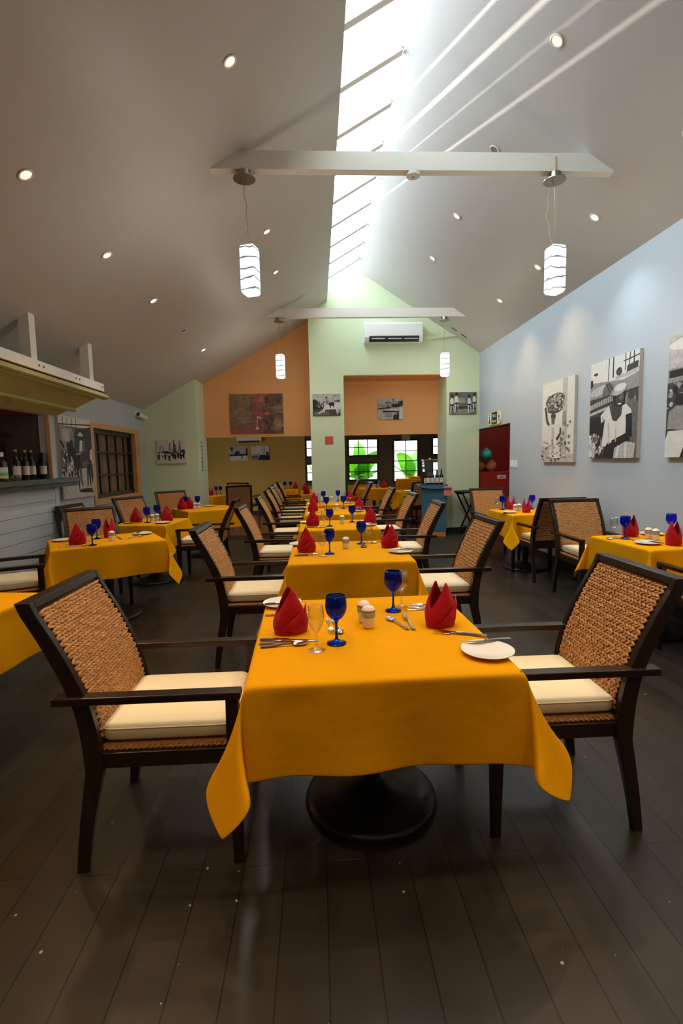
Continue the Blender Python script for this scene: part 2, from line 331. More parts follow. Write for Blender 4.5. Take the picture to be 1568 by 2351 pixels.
# skylight: rafters, panes, and fins added outside to cut the sun into streaks
sk = bpy.data.objects.new('window_1', None); C.objects.link(sk); sk['kind'] = 'structure'; sk.location = (.27, YS, 4.75)
yr = 4.74 - .645*6; k = 0
DEPTH = {2: .155}
SLIT = {6.03: .163, 6.675: .150, 7.32: .178, 7.965: .165}  # sizes of the added fins, set to let chosen sun streaks through
e_g = Vector((.53, 0, .31)).normalized(); n_g = Vector((-.504, 0, .864)); SL = .614
while yr < YE-.1:
    if yr > YS:
        dp = min([v for k_, v in SLIT.items() if abs(k_-yr) < .1] or [.200])
        def rib(d0, d1, hw_, nm, mt, s0=-.02):
            bm = B(); poly = []
            for s_, d_ in ((s0, d0), (SL+.01, d0), (SL+.01, d1), (s0, d1)):
                p = Vector((.27, 0, 4.75)) + e_g*s_ + n_g*d_; poly.append((p.x-.27, p.z-4.75))
            prism(bm, poly, 'y', yr-hw_-YS, yr+hw_-YS); obj(nm, bm, mt, sk)
        rib(-.06, .0, .034, 'rafter', 'beam_paint'); rib(.014, dp-.05, .012, 'sun_mask_fin', 'plastic_white', -.75)
    y1, y2 = max(yr, YS), min(yr+.645, YE)
    if y2 > y1:
        bm = B(); q = [Vector((.27, 0, 4.75)) + e_g*s_ + n_g*.012 for s_ in (-.03, SL+.03)]
        bm.faces.new([bm.verts.new((v.x-.27, y-YS, v.z-4.75)) for v, y in ((q[0], y1), (q[1], y1), (q[1], y2), (q[0], y2))])
        obj('pane', bm, 'pane', sk)
    yr += .645
bm = B(); prism(bm, [(.0, 4.6), (.0, 5.15), (.8, 5.5), (.8, 5.0)], 'y', YE+.02, YE+.06); struct('sun_baffle', bm, 'plastic_white')  # parapet added past the gable to stop stray sun in the last bay
# right wall with doorway (Y 8.24-9.8, up to 2.03)
bm = B(); prism(bm, [(YB, 0), (8.22, 0), (8.22, 2.03), (YE+.7, 2.03), (YE+.7, 3.49), (YB, 3.49)], 'x', XR, XR+.1)
struct('wall_right', bm, 'wall_blue')
# restroom corridor
bm = B(); bx(bm, XR+.1, 5.5, 8.1, 8.22, 0, 2.6); struct('wall_right', bm, 'red_paint')
bm = B(); bx(bm, 5.4, 5.5, 8.22, 10.6, 0, 2.6); struct('wall_right', bm, 'red_paint')
bm = B(); bx(bm, XR+.1, 5.4, 8.22, 10.9, 2.45, 2.55); struct('ceiling', bm, 'bar_red')
bm = B(); bx(bm, XR, 5.4, 9.86, 9.98, 0, 1.19); bx(bm, XR, 5.4, 9.98, 10.45, 1.07, 1.19); struct('trim_2', bm, 'red_paint')
bm = B(); bx(bm, XR, 5.4, 10.45, 10.52, 0, 2.5); struct('wall_right', bm, 'bar_red')
# left wall with window opening (Y 7.44-9.42, z .88-2.09); bar room lies beyond Y 6.12
WY0, WY1, WZ0, WZ1 = 7.44, 9.42, .88, 2.09
bm = B()
bx(bm, XL-.12, XL, 6.16, WY0, 0, 2.51); bx(bm, XL-.12, XL, WY1, YE+.7, 0, 2.51)
bx(bm, XL-.12, XL, WY0, WY1, 0, WZ0); bx(bm, XL-.12, XL, WY0, WY1, WZ1, 2.51)
struct('wall_left', bm, 'wall_blue')
bm = B()
d = .09
bx(bm, XL-.10, XL+.02, WY0, WY0+d, WZ0+d, WZ1-d*.8); bx(bm, XL-.10, XL+.02, WY1-d-.12, WY1, WZ0+d, WZ1-d*.8)
bx(bm, XL-.10, XL+.02, WY0, WY1, WZ0, WZ0+d); bx(bm, XL-.10, XL+.02, WY0, WY1, WZ1-d*.8, WZ1)
wl = struct('window_2', bm, 'window_orange')
bm = B(); y0, y1, z0, z1 = WY0+d, WY1-d-.12, WZ0+d, WZ1-d*.8
bx(bm, XL-.09, XL-.05, y0, y1, z0, z0+.07); bx(bm, XL-.09, XL-.05, y0, y1, z1-.07, z1)
bx(bm, XL-.09, XL-.05, y0, y0+.05, z0, z1); bx(bm, XL-.09, XL-.05, y1-.05, y1, z0, z1)
for i in range(1, 5): yy = y0+(y1-y0)*i/5; bx(bm, XL-.085, XL-.055, yy-.014, yy+.014, z0, z1)
for i in range(1, 3): zz = z0+(z1-z0)*i/3; bx(bm, XL-.085, XL-.055, y0, y1, zz-.014, zz+.014)
obj('window_frame', bm, 'frame_dark', wl)
bm = B(); bx(bm, XL-.072, XL-.068, y0, y1, z0, z1); obj('pane', bm, 'pane', wl)
bm = B(); bx(bm, XL-.17, XL-.125, WY0-.3, WY1+.3, WZ0-.3, WZ1+.3); obj('shutter_board', bm, 'ply', wl)
# wall behind camera
bm = B(); bx(bm, -5.2, 5.5, YB-.12, YB, 0, 5.3); struct('wall_front', bm, 'wall_blue')
# green wall left (with return) and header wall
bm = B(); prism(bm, [(XL, 0), (-2.27, 0), (-2.27, zl(-2.27)), (XL, zl(XL))], 'y', YE, YH+.1); struct('wall_back', bm, 'wall_green')
bm = B(); prism(bm, [(-2.27, 1.99), (-.1, 1.99), (-.1, zl(-.1)), (-2.27, zl(-2.27))], 'y', YH, YH+.1); struct('wall_back', bm, 'wall_orange')
bm = B(); bx(bm, -.1, .55, YE, YH+.1, 0, 3.10); bx(bm, 2.55, XR, YE, YE+.72, 0, 3.10)
prism(bm, [(-.1, 3.10), (XR, 3.10), (XR, zr(XR)), (.8, 5.06), (.27, 4.75), (.27, 4.49), (-.1, zl(-.1))], 'y', YE, YH+.1)
struct('wall_back', bm, 'wall_green')
bm = B(); bx(bm, .55, 2.55, YH, YH+.1, 1.99, 3.09); bx(bm, .55, 2.55, YE+.01, YH, 3.085, 3.099); struct('wall_back', bm, 'wall_orange')
# far dining room
bm = B(); bx(bm, -4.0, -.32, 14.3, 14.42, 0, 2.7); struct('wall_back', bm, 'wall_olive')
bm = B(); bx(bm, -4.1, -4.0, YH, 14.42, 0, 2.7); struct('wall_left', bm, 'wall_olive')
bm = B(); bx(bm, 3.95, 4.05, 10.52, 14.42, 0, 2.7); struct('wall_right', bm, 'wall_olive')
bm = B(); bx(bm, -4.0, 3.3, 14.27, 14.3, 0, .1); struct('baseboard_back', bm, 'base_black')
def glazed(name, x0, x1, z0, z1, cols, rows, dark='frame_dark', y=14.3):
    """window or door leaf with lattice"""
    bm = B(); f = .045
    bx(bm, x0-.06, x0, y, y+.06, z0-.06, z1+.06); bx(bm, x1, x1+.06, y, y+.06, z0-.06, z1+.06)
    bx(bm, x0, x1, y, y+.06, z0-.06, z0); bx(bm, x0, x1, y, y+.06, z1, z1+.06)
    for i in range(1, cols): xx = x0+(x1-x0)*i/cols; bx(bm, xx-.012, xx+.012, y+.01, y+.04, z0, z1)
    for i in range(1, rows): zz = z0+(z1-z0)*i/rows; bx(bm, x0, x1, y+.01, y+.04, zz-.012, zz+.012)
    o = struct(name, bm, dark)
    bm = B(); bx(bm, x0, x1, y+.024, y+.028, z0, z1); obj('pane', bm, 'pane', o); return o
YW = 14.3
W1 = (.93, 1.72); D1 = (2.22, 2.88); W0 = (-.27, .42); W3 = (3.34, 3.9)
glazed('window_3', W1[0], W1[1], .93, 1.37, 3, 2); glazed('window_4', W1[0], W1[1], 1.62, 2.05, 3, 2)
glazed('window_5', W0[0], W0[1], .93, 1.37, 3, 2); glazed('window_6', W0[0], W0[1], 1.62, 2.05, 3, 2)
glazed('window_7', W3[0], W3[1], .93, 1.37, 2, 2); glazed('window_8', W3[0], W3[1], 1.62, 2.05, 2, 2)
dd = glazed('door_1', D1[0], D1[1], .86, 2.0, 2, 4)
bm = B(); bx(bm, D1[0]-.06, D1[1]+.06, YW, YW+.05, .02, .8); obj('door_panel', bm, 'door_wood', dd)
bm = B(); bx(bm, D1[0]-.045, D1[0]-.015, YW-.05, YW, .95, 1.02); obj('door_handle', bm, 'plastic_black', dd)
bm = B()   # dark timber between and around the glazing
for a, b in ((-.32, W0[0]-.06), (W0[1]+.06, W1[0]-.06), (W1[1]+.06, D1[0]-.06), (D1[1]+.06, W3[0]-.06), (W3[1]+.06, 4.0)): bx(bm, a, b, YW, YW+.08, 0, 2.3)
for a, b in (W0, W1, W3): bx(bm, a-.06, b+.06, YW, YW+.08, 1.43, 1.56); bx(bm, a-.06, b+.06, YW, YW+.08, 2.11, 2.3); bx(bm, a-.06, b+.06, YW, YW+.08, .78, .87)
bx(bm, D1[0]-.06, D1[1]+.06, YW, YW+.08, 2.06, 2.3); bx(bm, -.32, 4.0, YW, YW+.08, 2.3, 2.7)
struct('wall_back', bm, 'door_wood')
bm = B()
for a, b in (W0, W1, W3): bx(bm, a-.06, b+.06, YW, YW+.08, 0, .78)
struct('wall_back', bm, 'wall_olive')
# baseboards of the main room
bm = B(); bx(bm, 2.55, XR, YE-.015, YE, 0, .10); struct('baseboard_back', bm, 'base_black')
bm = B(); bx(bm, XR-.015, XR, YB, 8.22, 0, .12); struct('baseboard_right', bm, 'base_black')
bm = B(); bx(bm, XL, -2.27, YE-.015, YE, 0, .10); struct('baseboard_back', bm, 'base_black')
# door lining of the restroom doorway
bm = B(); bx(bm, XR-.004, XR+.1, 8.215, 8.235, 0, 2.03); bx(bm, XR-.004, XR+.1, 8.215, YE, 2.015, 2.032); struct('trim_3', bm, 'base_black')
# roof pieces outside the skylight are part of the ceiling; outside ground, white wall added to shut out low sun, and veranda roof
bm = B(); bx(bm, -9, 10, 14.6, 20, -.3, -.05); struct('floor', bm, 'outdoor_ground')
bm = B(); bx(bm, -9, 10, 19, 19.2, -.05, 4.2); struct('wall_back', bm, 'outdoor_white')
bm = B(); bx(bm, -4, 5, 14.42, 16.0, 2.35, 2.45); struct('ceiling', bm, 'outdoor_white')

# ---------------------------------------------------------------- beams
def roof_beam(y, label):
    bm = B(); z0, z1 = 3.875, 4.02
    prism(bm, [(.27-(4.49-z0)/TL-.02, z0), (.8+(5.06-z0)/TR_+.02, z0), (.8+(5.06-z1)/TR_+.02, z1), (.27-(4.49-z1)/TL-.02, z1)], 'y', y, y+.085)
    o = obj('ceiling_beam', bm, 'beam_paint'); tag(o, label, 'beam', 'white tie beams under the roof'); return o
roof_beam(4.43, 'white painted tie beam nearest the camera, crossing under the skylight')
roof_beam(8.72, 'white painted tie beam farther back, above the air conditioner')

# ---------------------------------------------------------------- bar (left)
BX = -3.1; BY1 = 6.16
bm = B()
zz = 0.02
while zz < 1.2:                                   # shiplap boards
    bx(bm, BX-.02, BX, YB, BY1-.09, zz, min(zz+.125, 1.22)); zz += .132
bx(bm, BX-.05, BX-.012, YB, BY1, 0, 1.22); bx(bm, BX-.05, BX+.005, BY1-.09, BY1, 0, 1.22)
bx(bm, XL-.3, BX-.02, BY1-.02, BY1, 0, 1.22)
bar = thing('bar_partition', 'pale blue boarded bar front below the dark green counter', 'bar', (0, 0, 0))
obj('board_front', bm, 'bar_board', bar)
bm = B(); bx(bm, BX-.42, BX+.10, YB, 6.45, 1.225, 1.27); bx(bm, BX-.42, BX+.14, YB, 6.5, 1.27, 1.325)
tag(obj('bar_counter', bm, 'counter_green', bevel=.006), 'dark green timber counter of the bar, full of bottles', 'counter')
# opening post and wall above the hatch
bm = B(); bx(bm, BX-.12, BX+.0, 6.06, BY1, 1.325, 2.6); struct('trim_4', bm, 'wall_blue')
bm = B(); bx(bm, BX-.03, BX+.008, 6.04, 6.06, 1.325, 2.2); struct('trim_5', bm, 'window_orange')
bm = B(); bx(bm, BX-.1, BX, YB, 6.06, 2.06, 2.65); struct('wall_left', bm, 'wall_blue')
bm = B(); bx(bm, -3.9, BX-.03, 6.08, 6.12, 0, 2.2); struct('wall_left', bm, 'bar_dark')
bm = B(); bx(bm, -3.75, -3.7, YB, 6.1, 0, 2.08); struct('wall_left', bm, 'bar_red')
bm = B(); bx(bm, -3.7, BX-.1, YB, 6.1, 2.06, 2.1); struct('ceiling', bm, 'bar_red')
# hatch shutter swung up
P0 = Vector((BX+.02, 0, 2.06)); P1 = Vector((-2.54, 0, 2.315)); dv = (P1-P0); L_ = dv.length; ev = dv.normalized(); nv = Vector((-ev.z, 0, ev.x))
def shp(s, n): p = P0+ev*s+nv*n; return (p.x, p.z)
hatch = thing('bar_hatch', 'propped open hatch of olive green boards over the bar counter', 'hatch', (0, 0, 0))
bm = B()
for a, b in ((0, .2), (.2, .55), (.55, L_)):
    for y0, y1 in ((2.6, 4.15), (4.16, 5.15), (5.16, 6.20)):
        y1b = y1 + (.22*(a/L_) if y1 > 6 else 0)
        prism(bm, [shp(a+.006, 0), shp(b-.006, 0), shp(b-.006, .025), shp(a+.006, .025)], 'y', y0, y1b)
obj('shutter_panel', bm, 'shutter_green', hatch)
bm = B()
for s_ in (.2, .55, L_-.02):
    prism(bm, [shp(s_-.02, -.03), shp(s_+.02, -.03), shp(s_+.02, 0), shp(s_-.02, 0)], 'y', 2.6, 6.20+.22*(s_/L_))
obj('batten', bm, 'shutter_green', hatch)
bm = B(); bx(bm, -2.60, -2.545, 2.4, 6.40, 2.345, 2.353); obj('rough_edge', bm, 'rough_edge', hatch)
bm = B(); bx(bm, -2.60, -2.555, 2.4, 6.33, 2.354, 2.445)
fas = tag(obj('fascia_board', bm, 'beam_paint'), 'long white fascia board hung above the bar hatch', 'board')
for y in (3.2, 3.28, 4.9, 4.98, 5.62, 5.7, 6.28):
    bm = B(); tube(bm, [(-2.558, y, 2.40), (-2.550, y, 2.40)], .010, 8); obj('bolt', bm, 'plastic_black', fas)
for y, lb in ((4.92, 'white hanger board nearest the camera, between bar fascia and ceiling'), (6.12, 'white hanger board farther from the camera, between bar fascia and ceiling')):
    bm = B(); prism(bm, [(-2.70, 2.36), (-2.601, 2.36), (-2.601, zl(-2.60)+.01), (-2.70, zl(-2.70)+.01)], 'y', y-.05, y+.05)
    tag(obj('hanger_board', bm, 'beam_paint'), lb, 'board', 'hangers of the bar fascia')

# bottles and bar things
def bottle(bm_parts, loc, label, cork=None, h=.30, group=None, kind='wine'):
    t = thing('wine_bottle', label, 'bottle', loc, random.uniform(0, .2), group)
    bm = B(); s = h/.30
    lathe(bm, [(0, 0), (.034, 0), (.037, .006), (.037, .185*s), (.03, .205*s), (.015, .225*s), (.0135, .285*s), (.015, .287*s), (.015, h), (0, h)], 20)
    obj('glass_body', bm, 'bottle_glass', t, smooth=True)
    bm = B(); r = .0376
    n = 10; a0 = -PI/2-1.3; a1 = -PI/2+1.9
    for i in range(n):
        a, b = a0+(a1-a0)*i/n, a0+(a1-a0)*(i+1)/n
        bm.faces.new([bm.verts.new((r*math.cos(x), r*math.sin(x), z)) for x, z in ((a, .055*s), (b, .055*s), (b, .15*s), (a, .15*s))])
    obj('paper_label', bm, 'bottle_label', t)
    if cork:
        bm = B(); lathe(bm, [(.014, h), (.015, h+.025), (0, h+.026)], 12); obj('capsule', bm, cork, t, smooth=True)
    return t
bl = [(-3.20, 5.53, 'dark wine bottle with orange capsule, leftmost of the bar bottles', 'cork'),
      (-3.18, 5.66, 'dark wine bottle with orange capsule, second from left on the bar counter', 'cork'),
      (-3.27, 5.74, 'dark wine bottle without capsule between two capped bottles on the bar', None),
      (-3.20, 5.82, 'dark wine bottle with orange capsule, rightmost capped one on the bar counter', 'cork'),
      (-3.27, 5.91, 'dark wine bottle half hidden at the dark end wall of the bar', None),
      (-3.17, 5.99, 'dark wine bottle with pinkish label nearest the bar post', None)]
for x, y, l, ck in bl: bottle(None, (x, y, 1.325), l, ck, group='wine bottles on the bar counter')
t = thing('liquor_bottle', 'clear liquor bottle with white cap and teal yellow label on the bar', 'bottle', (-3.13, 5.16, 1.325))
bm = B(); lathe(bm, [(0, 0), (.045, 0), (.05, .01), (.05, .17), (.04, .20), (.02, .215), (.019, .27), (0, .27)], 24); obj('glass_body', bm, 'clear_glass', t, smooth=True)
bm = B(); lathe(bm, [(.022, .245), (.024, .25), (.024, .29), (0, .292)], 16); obj('cap', bm, 'plastic_white', t)
bm = B(); lathe(bm, [(.0505, .03), (.0505, .14)], 24); obj('paper_label', bm, 'bottle_label', t, smooth=True)
bm = B(); lathe(bm, [(.0512, .055), (.0512, .09)], 24); obj('teal_band', bm, 'label_teal', t, smooth=True)
bm = B(); lathe(bm, [(.0512, .035), (.0512, .055)], 24); obj('yellow_band', bm, 'label_yellow', t, smooth=True)
for i, y in enumerate((5.28, 5.35, 5.42)):
    bm = B(); lathe(bm, [(0, .003), (.02, .003), (.023, .055), (.025, .055), (.022, 0), (0, 0)], 16)
    tag(obj('shot_glass', bm, 'clear_glass', smooth=True, loc=(-3.12, y, 1.325)), 'small shot glass on the bar counter, %s of three' % ('leftmost', 'middle', 'rightmost')[i], 'glass', 'shot glasses on the bar')
bm = B(); bx(bm, -3.7, -3.52, 4.2, 5.8, 1.80, 1.82); tag(obj('bar_shelf', bm, 'bar_dark'), 'dark wall shelf on the red wall inside the bar', 'shelf')
t = thing('paper_towel_dispenser', 'dispenser with pale hanging rolls on the red wall inside the bar', 'dispenser', (-3.64, 5.62, 1.45))
bm = B(); tube(bm, [(0, 0, 0), (0, 0, .3)], .035, 12); obj('roll', bm, 'plastic_white', t, smooth=True)
bm = B(); tube(bm, [(.02, .14, .02), (.02, .14, .3)], .03, 12); obj('roll', bm, 'bottle_label', t, smooth=True)
bm = B(); bx(bm, -.06, .04, -.06, .22, .30, .325); obj('bracket', bm, 'plastic_black', t)

# ================================================================ CHAIR
PROF = [(0, -.300, -.262), (.20, -.275, -.225), (.38, -.245, -.182), (.50, -.252, -.190), (.62, -.272, -.213), (.74, -.316, -.258), (.86, -.372, -.317), (1.0, -.440, -.388)]
def prof(z):
    for i in range(len(PROF)-1):
        if z <= PROF[i+1][0]: break
    def cr(j, k):
        g = lambda q: PROF[max(0, min(len(PROF)-1, q))]
        t = (z-PROF[j][0])/(PROF[j+1][0]-PROF[j][0])
        p0, p1, p2, p3 = g(j-1)[k], g(j)[k], g(j+1)[k], g(j+2)[k]
        if j == 2: p0 = p1-(p2-p1)
        if j == 1: p3 = p2+(p2-p1)
        return .5*((2*p1)+(-p0+p2)*t+(2*p0-5*p1+4*p2-p3)*t*t+(-p0+3*p1-3*p2+p3)*t**3)
    return cr(i, 1), cr(i, 2)
def build_chair():
    t = thing('dining_armchair', '', 'chair')
    for s in (-1, 1):                                   # rear leg running up as back post
        bm = B(); prev = None; zs = [0, .1, .2, .3, .38] + [.38+.62*k/14 for k in range(1, 15)]
        for z in zs:
            a, b = prof(z); ty = .0145; yc = s*.2555
            ring = [bm.verts.new(p) for p in ((a, yc-ty, z), (b, yc-ty, z), (b, yc+ty, z), (a, yc+ty, z))]
            if prev:
                for k in range(4): bm.faces.new((prev[k], prev[(k+1) % 4], ring[(k+1) % 4], ring[k]))
            else: bm.faces.new(ring[::-1])
            prev = ring
        bm.faces.new(prev); obj('leg', bm, 'dark_wood', t, bevel=.003)
    for s in (-1, 1):                                   # front leg running up to the arm
        bm = B(); prev = None
        for z, w in ((0, .017), (.38, .025), (.638, .022)):
            yc = s*.250; xc = .278
            ring = [bm.verts.new(p) for p in ((xc-w, yc-w*.85, z), (xc+w, yc-w*.85, z), (xc+w, yc+w*.85, z), (xc-w, yc+w*.85, z))]
            if prev:
                for k in range(4): bm.faces.new((prev[k], prev[(k+1) % 4], ring[(k+1) % 4], ring[k]))
            else: bm.faces.new(ring[::-1])
            prev = ring
        bm.faces.new(prev); obj('leg', bm, 'dark_wood', t, bevel=.003)
    for s in (-1, 1):
        bm = B(); v = bx(bm, -.335, .312, s*.262-.026, s*.262+.026, .636, .664)
        obj('armrest', bm, 'dark_wood', t, bevel=.004)
    bm = B()
    for s in (-1, 1): bx(bm, -.20, .27, s*.245-.013, s*.245+.013, .388, .444)
    bx(bm, .258, .284, -.235, .235, .388, .444); bx(bm, -.222, -.196, -.235, .235, .388, .444)
    obj('seat_rail', bm, 'dark_wood', t, bevel=.002)
    bm = B(); bx(bm, -.20, .284, -.236, .236, .436, .458)
    for k in range(24):
        for s in (-1, 1):
            x = -.19+.02*k; tube(bm, [(x, s*.236, .446), (x+.022, s*.236, .454)], .006, 6)
    obj('woven_seat', bm, 'rattan', t)
    # cushion: soft rounded slab
    bm = B(); N = 14; hx, hy, r_ = .236, .226, .035; top = []; grids = []
    def se(u): return math.copysign(abs(u)**.8, u)
    for j in range(N+1):
        row = []
        for i in range(N+1):
            u, v = -1+2*i/N, -1+2*j/N
            row.append((u, v))
        grids.append(row)
    def cpos(u, v, sgn):
        e = max(abs(u), abs(v)); px, py = u*hx, v*hy
        c = max(0, abs(u)+abs(v)-1.86)*.11; px -= math.copysign(c, u)*.6; py -= math.copysign(c, v)*.6
        ex = min(1, (1-abs(u))*hx/r_); ey = min(1, (1-abs(v))*hy/r_)
        f = math.sqrt(max(0, 1-(1-ex)**2))*math.sqrt(max(0, 1-(1-ey)**2))
        puff = .010*math.cos(u*PI/2)*math.cos(v*PI/2)
        return (px+.035, py, .498+sgn*(.018+.014*f+(puff if sgn > 0 else 0)))
    V = {}
    us = [-1, -.97, -.92, -.85, -.7, -.45, -.15, .15, .45, .7, .85, .92, .97, 1]
    for sg in (-1, 1):
        for a, u in enumerate(us):
            for b, v in enumerate(us): V[sg, a, b] = bm.verts.new(cpos(u, v, sg))
        for a in range(13):
            for b in range(13): bm.faces.new((V[sg,a,b], V[sg,a+1,b], V[sg,a+1,b+1], V[sg,a,b+1]))
    for a in range(13):
        for q0, q1 in (((a, 0), (a+1, 0)), ((a, 13), (a+1, 13)), ((0, a), (0, a+1)), ((13, a), (13, a+1))):
            bm.faces.new((V[-1, q0[0], q0[1]], V[-1, q1[0], q1[1]], V[1, q1[0], q1[1]], V[1, q0[0], q0[1]]))
    cu = obj('seat_cushion', bm, 'cushion_cloth', t, smooth=True)
    bm = B(); ring = []
    for a in range(14): ring.append(cpos(us[a], -1, 1))
    for a in range(1, 14): ring.append(cpos(1, us[a], 1))
    for a in range(12, -1, -1): ring.append(cpos(us[a], 1, 1))
    for a in range(12, -1, -1): ring.append(cpos(-1, us[a], 1))
    tube(bm, ring, .0028, 5); obj('piping', bm, 'cushion_cloth', cu, smooth=True)
    # top rail and lower rail of the back
    bm = B()
    a0, b0 = prof(.974); a1, b1 = prof(1.0); prism(bm, [(a0, .974), (b0, .974), (b1, 1.0), (a1, 1.0)], 'y', -.241, .241)
    obj('top_rail', bm, 'dark_wood', t, bevel=.003)
    bm = B(); a0, b0 = prof(.462); a1, b1 = prof(.49); prism(bm, [(a0+.015, .462), (b0-.006, .462), (b1-.006, .49), (a1+.015, .49)], 'y', -.236, .236)
    obj('lower_rail', bm, 'dark_wood', t)
    # woven back: core sheet and plaited strands on both faces
    bm = B(); prev = None
    for k in range(15):
        z = .485+.491*k/14; a, b = prof(z); ring = [bm.verts.new(p) for p in ((a+.016, -.241, z), (b-.012, -.241, z), (b-.012, .241, z), (a+.016, .241, z))]
        if prev:
            for q in range(4):
                f = bm.faces.new((prev[q], prev[(q+1) % 4], ring[(q+1) % 4], ring[q])); f.material_index = 1
        prev = ring
    rnd = random.Random(5); pitch_ = .0225
    def strand(c, t_, n_, L, wd, th):
        b_ = t_.cross(n_); rings = []
        for k, (sx, rr) in enumerate(((-.94, .32), (-.5, .88), (.05, 1), (.55, .85), (.95, .3))):
            rings.append([bm.verts.new(c + t_*(L*sx) + b_*(wd*rr*math.cos(q*PI/3)) + n_*(th*rr*math.sin(q*PI/3))) for q in range(6)])
        for a, b in zip(rings, rings[1:]):
            for q in range(6): bm.faces.new((a[q], a[(q+1) % 6], b[(q+1) % 6], b[q]))
        bm.faces.new(rings[0][::-1]); bm.faces.new(rings[-1])
    z = .492; row = 0
    while z < .964:
        for half in (0, 1):
            zz = z + half*pitch_*.46
            a, b = prof(zz); a2, b2 = prof(zz+.01)
            for side in (0, 1):
                xs, xs2 = ((b-.010, b2-.010) if side == 0 else (a+.012, a2+.012))
                nn = Vector((.01, 0, -(xs2-xs))).normalized(); nn = nn if side == 0 else -nn
                tz = Vector((xs2-xs, 0, .01)).normalized(); y = -.232 + rnd.uniform(-.004, .004)
                while y < .233:
                    sl = (1 if half else -1)*(.50+rnd.uniform(-.10, .10))
                    tt = (Vector((0, 1, 0)) + tz*sl*.75).normalized()
                    L = .0185
                    c = Vector((xs, max(-.221, min(.221, y)), zz)) + nn*rnd.uniform(.002, .006)
                    strand(c, (tt + nn*.16).normalized(), nn, L, .0068, .0055)
                    y += .0225 + rnd.uniform(-.0012, .0012)
        z += pitch_; row += 1
    obj('woven_back', bm, 'rattan', t, mats=['rattan', 'rattan_back'], smooth=True)
    return t
chair0 = build_chair(); chair_used = [0]
def chair(x, y, deg, label, group='woven back armchairs'):
    if not chair_used[0]:
        chair_used[0] = 1; chair0.location = (x, y, 0); chair0.rotation_euler = (0, 0, R(deg)); chair0['label'] = label; chair0['group'] = group; return chair0
    return dup(chair0, (x, y, 0), R(deg), label, group)

# ================================================================ TABLES
TZ = .754
def cloth_mesh(w, d, o, seed):
    """square cloth draped on a w x d top with overhang o"""
    rnd = random.Random(seed); bm = B(); hw, hd = w/2, d/2; st = .02
    def axis(h):
        n = int(round(2*h/.045)); A = [-h+2*h*i/n for i in range(n+1)]
        m_ = int(round(o/st)); T = [o*i/m_ for i in range(1, m_+1)]
        return [-h-t for t in T[::-1]] + A + [h+t for t in T]
    X, Y = axis(hw), axis(hd); ph = [rnd.uniform(0, 6.28) for _ in range(12)]
    rc = .012
    def hang(t):                                         # rounded edge: (outward, down)
        a = rc*PI/2
        if t < a: th = t/rc; return rc*math.sin(th), rc*(1-math.cos(th))
        return rc, rc+(t-a)
    def wave(side, s, t):
        f = min(1, t/o)
        return (.013*math.sin(s*9+ph[side]) + .008*math.sin(s*17+ph[side+4]) + .010)*f**1.1 + .0035*noise.noise(Vector((s*7, t*7, seed+side)))*min(1, f*4)
    V = {}
    for i, u in enumerate(X):
        for j, v in enumerate(Y):
            a, b = abs(u)-hw, abs(v)-hd; sx, sy = (1 if u > 0 else -1), (1 if v > 0 else -1)
            if a <= 0 and b <= 0: p = Vector((u, v, .0015*noise.noise(Vector((u*5, v*5, seed)))))
            elif b <= 0:
                oo, dn = hang(a); cfade = min(1, (hd-abs(v))/.12)
                p = Vector((sx*(hw+oo-rc+.004+wave(0 if sx > 0 else 1, v, a)*cfade + .03*(a/o)*(1-cfade)), v, -dn))
            elif a <= 0:
                oo, dn = hang(b); cfade = min(1, (hw-abs(u))/.12)
                p = Vector((u, sy*(hd+oo-rc+.004+wave(2 if sy > 0 else 3, u, b)*cfade + .03*(b/o)*(1-cfade)), -dn))
            else:
                r = math.hypot(a, b); th = math.atan2(b, a); q = ph[(0 if sx > 0 else 1)+(4 if sy > 0 else 6)]
                k_ = 1 if q > 3.1 else -1
                be = .10*abs(math.cos(2*th)) + (.33)*math.sin(2*th)**1.5; la = k_*.36*math.sin(4*th)+k_*.10*math.sin(2*th)
                di = Vector((sx, sy, 0)).normalized(); ta = Vector((-sy, sx, 0)).normalized()*sx*sy
                f = min(1, r/.05)
                dirv = (Vector((0, 0, -1)) + di*be + ta*la*min(1, r/o)).normalized()
                base = Vector((sx*(hw-rc*.3+.004), sy*(hd-rc*.3+.004), 0))
                side_l = Vector((sx*.03*(r/o)*max(0, math.cos(2*th)), 0, 0)) + Vector((0, sy*.03*(r/o)*max(0, -math.cos(2*th)), 0))
                p = base + dirv*r + side_l*.6
            V[i, j] = bm.verts.new(p)
    for i in range(len(X)-1):
        for j in range(len(Y)-1): bm.faces.new((V[i,j], V[i+1,j], V[i+1,j+1], V[i,j+1]))
    return bm
def table(x, y, deg, w, d, label, clabel, seed, o=.315, group='pedestal tables'):
    t = thing('dining_table', label, 'table', (x, y, 0), R(deg), group)
    bm = B(); bx(bm, -w/2+.006, w/2-.006, -d/2+.006, d/2-.006, .722, .750); obj('tabletop', bm, 'dark_wood', t, bevel=.004)
    bm = B(); lathe(bm, [(0, .715), (.12, .715), (.12, .70), (.042, .68), (.04, .10), (.05, .085), (0, .08)], 24); obj('column', bm, 'black_iron', t, smooth=False)
    bm = B(); lathe(bm, [(0, .095), (.06, .09), (.09, .07), (.16, .045), (.255, .032), (.278, .022), (.283, .008), (.278, 0), (0, 0)], 48); obj('base', bm, 'black_iron', t, smooth=True)
    c = obj('tablecloth', cloth_mesh(w, d, o, seed), 'cloth', smooth=True, loc=(x, y, TZ)); c.rotation_euler = (0, 0, R(deg))
    so_ = c.modifiers.new('thickness', 'SOLIDIFY'); so_.thickness = .0016; so_.offset = 1
    su = c.modifiers.new('soft', 'SUBSURF'); su.levels = 1; su.render_levels = 1
    tag(c, clabel, 'tablecloth', 'golden yellow tablecloths')
    return t

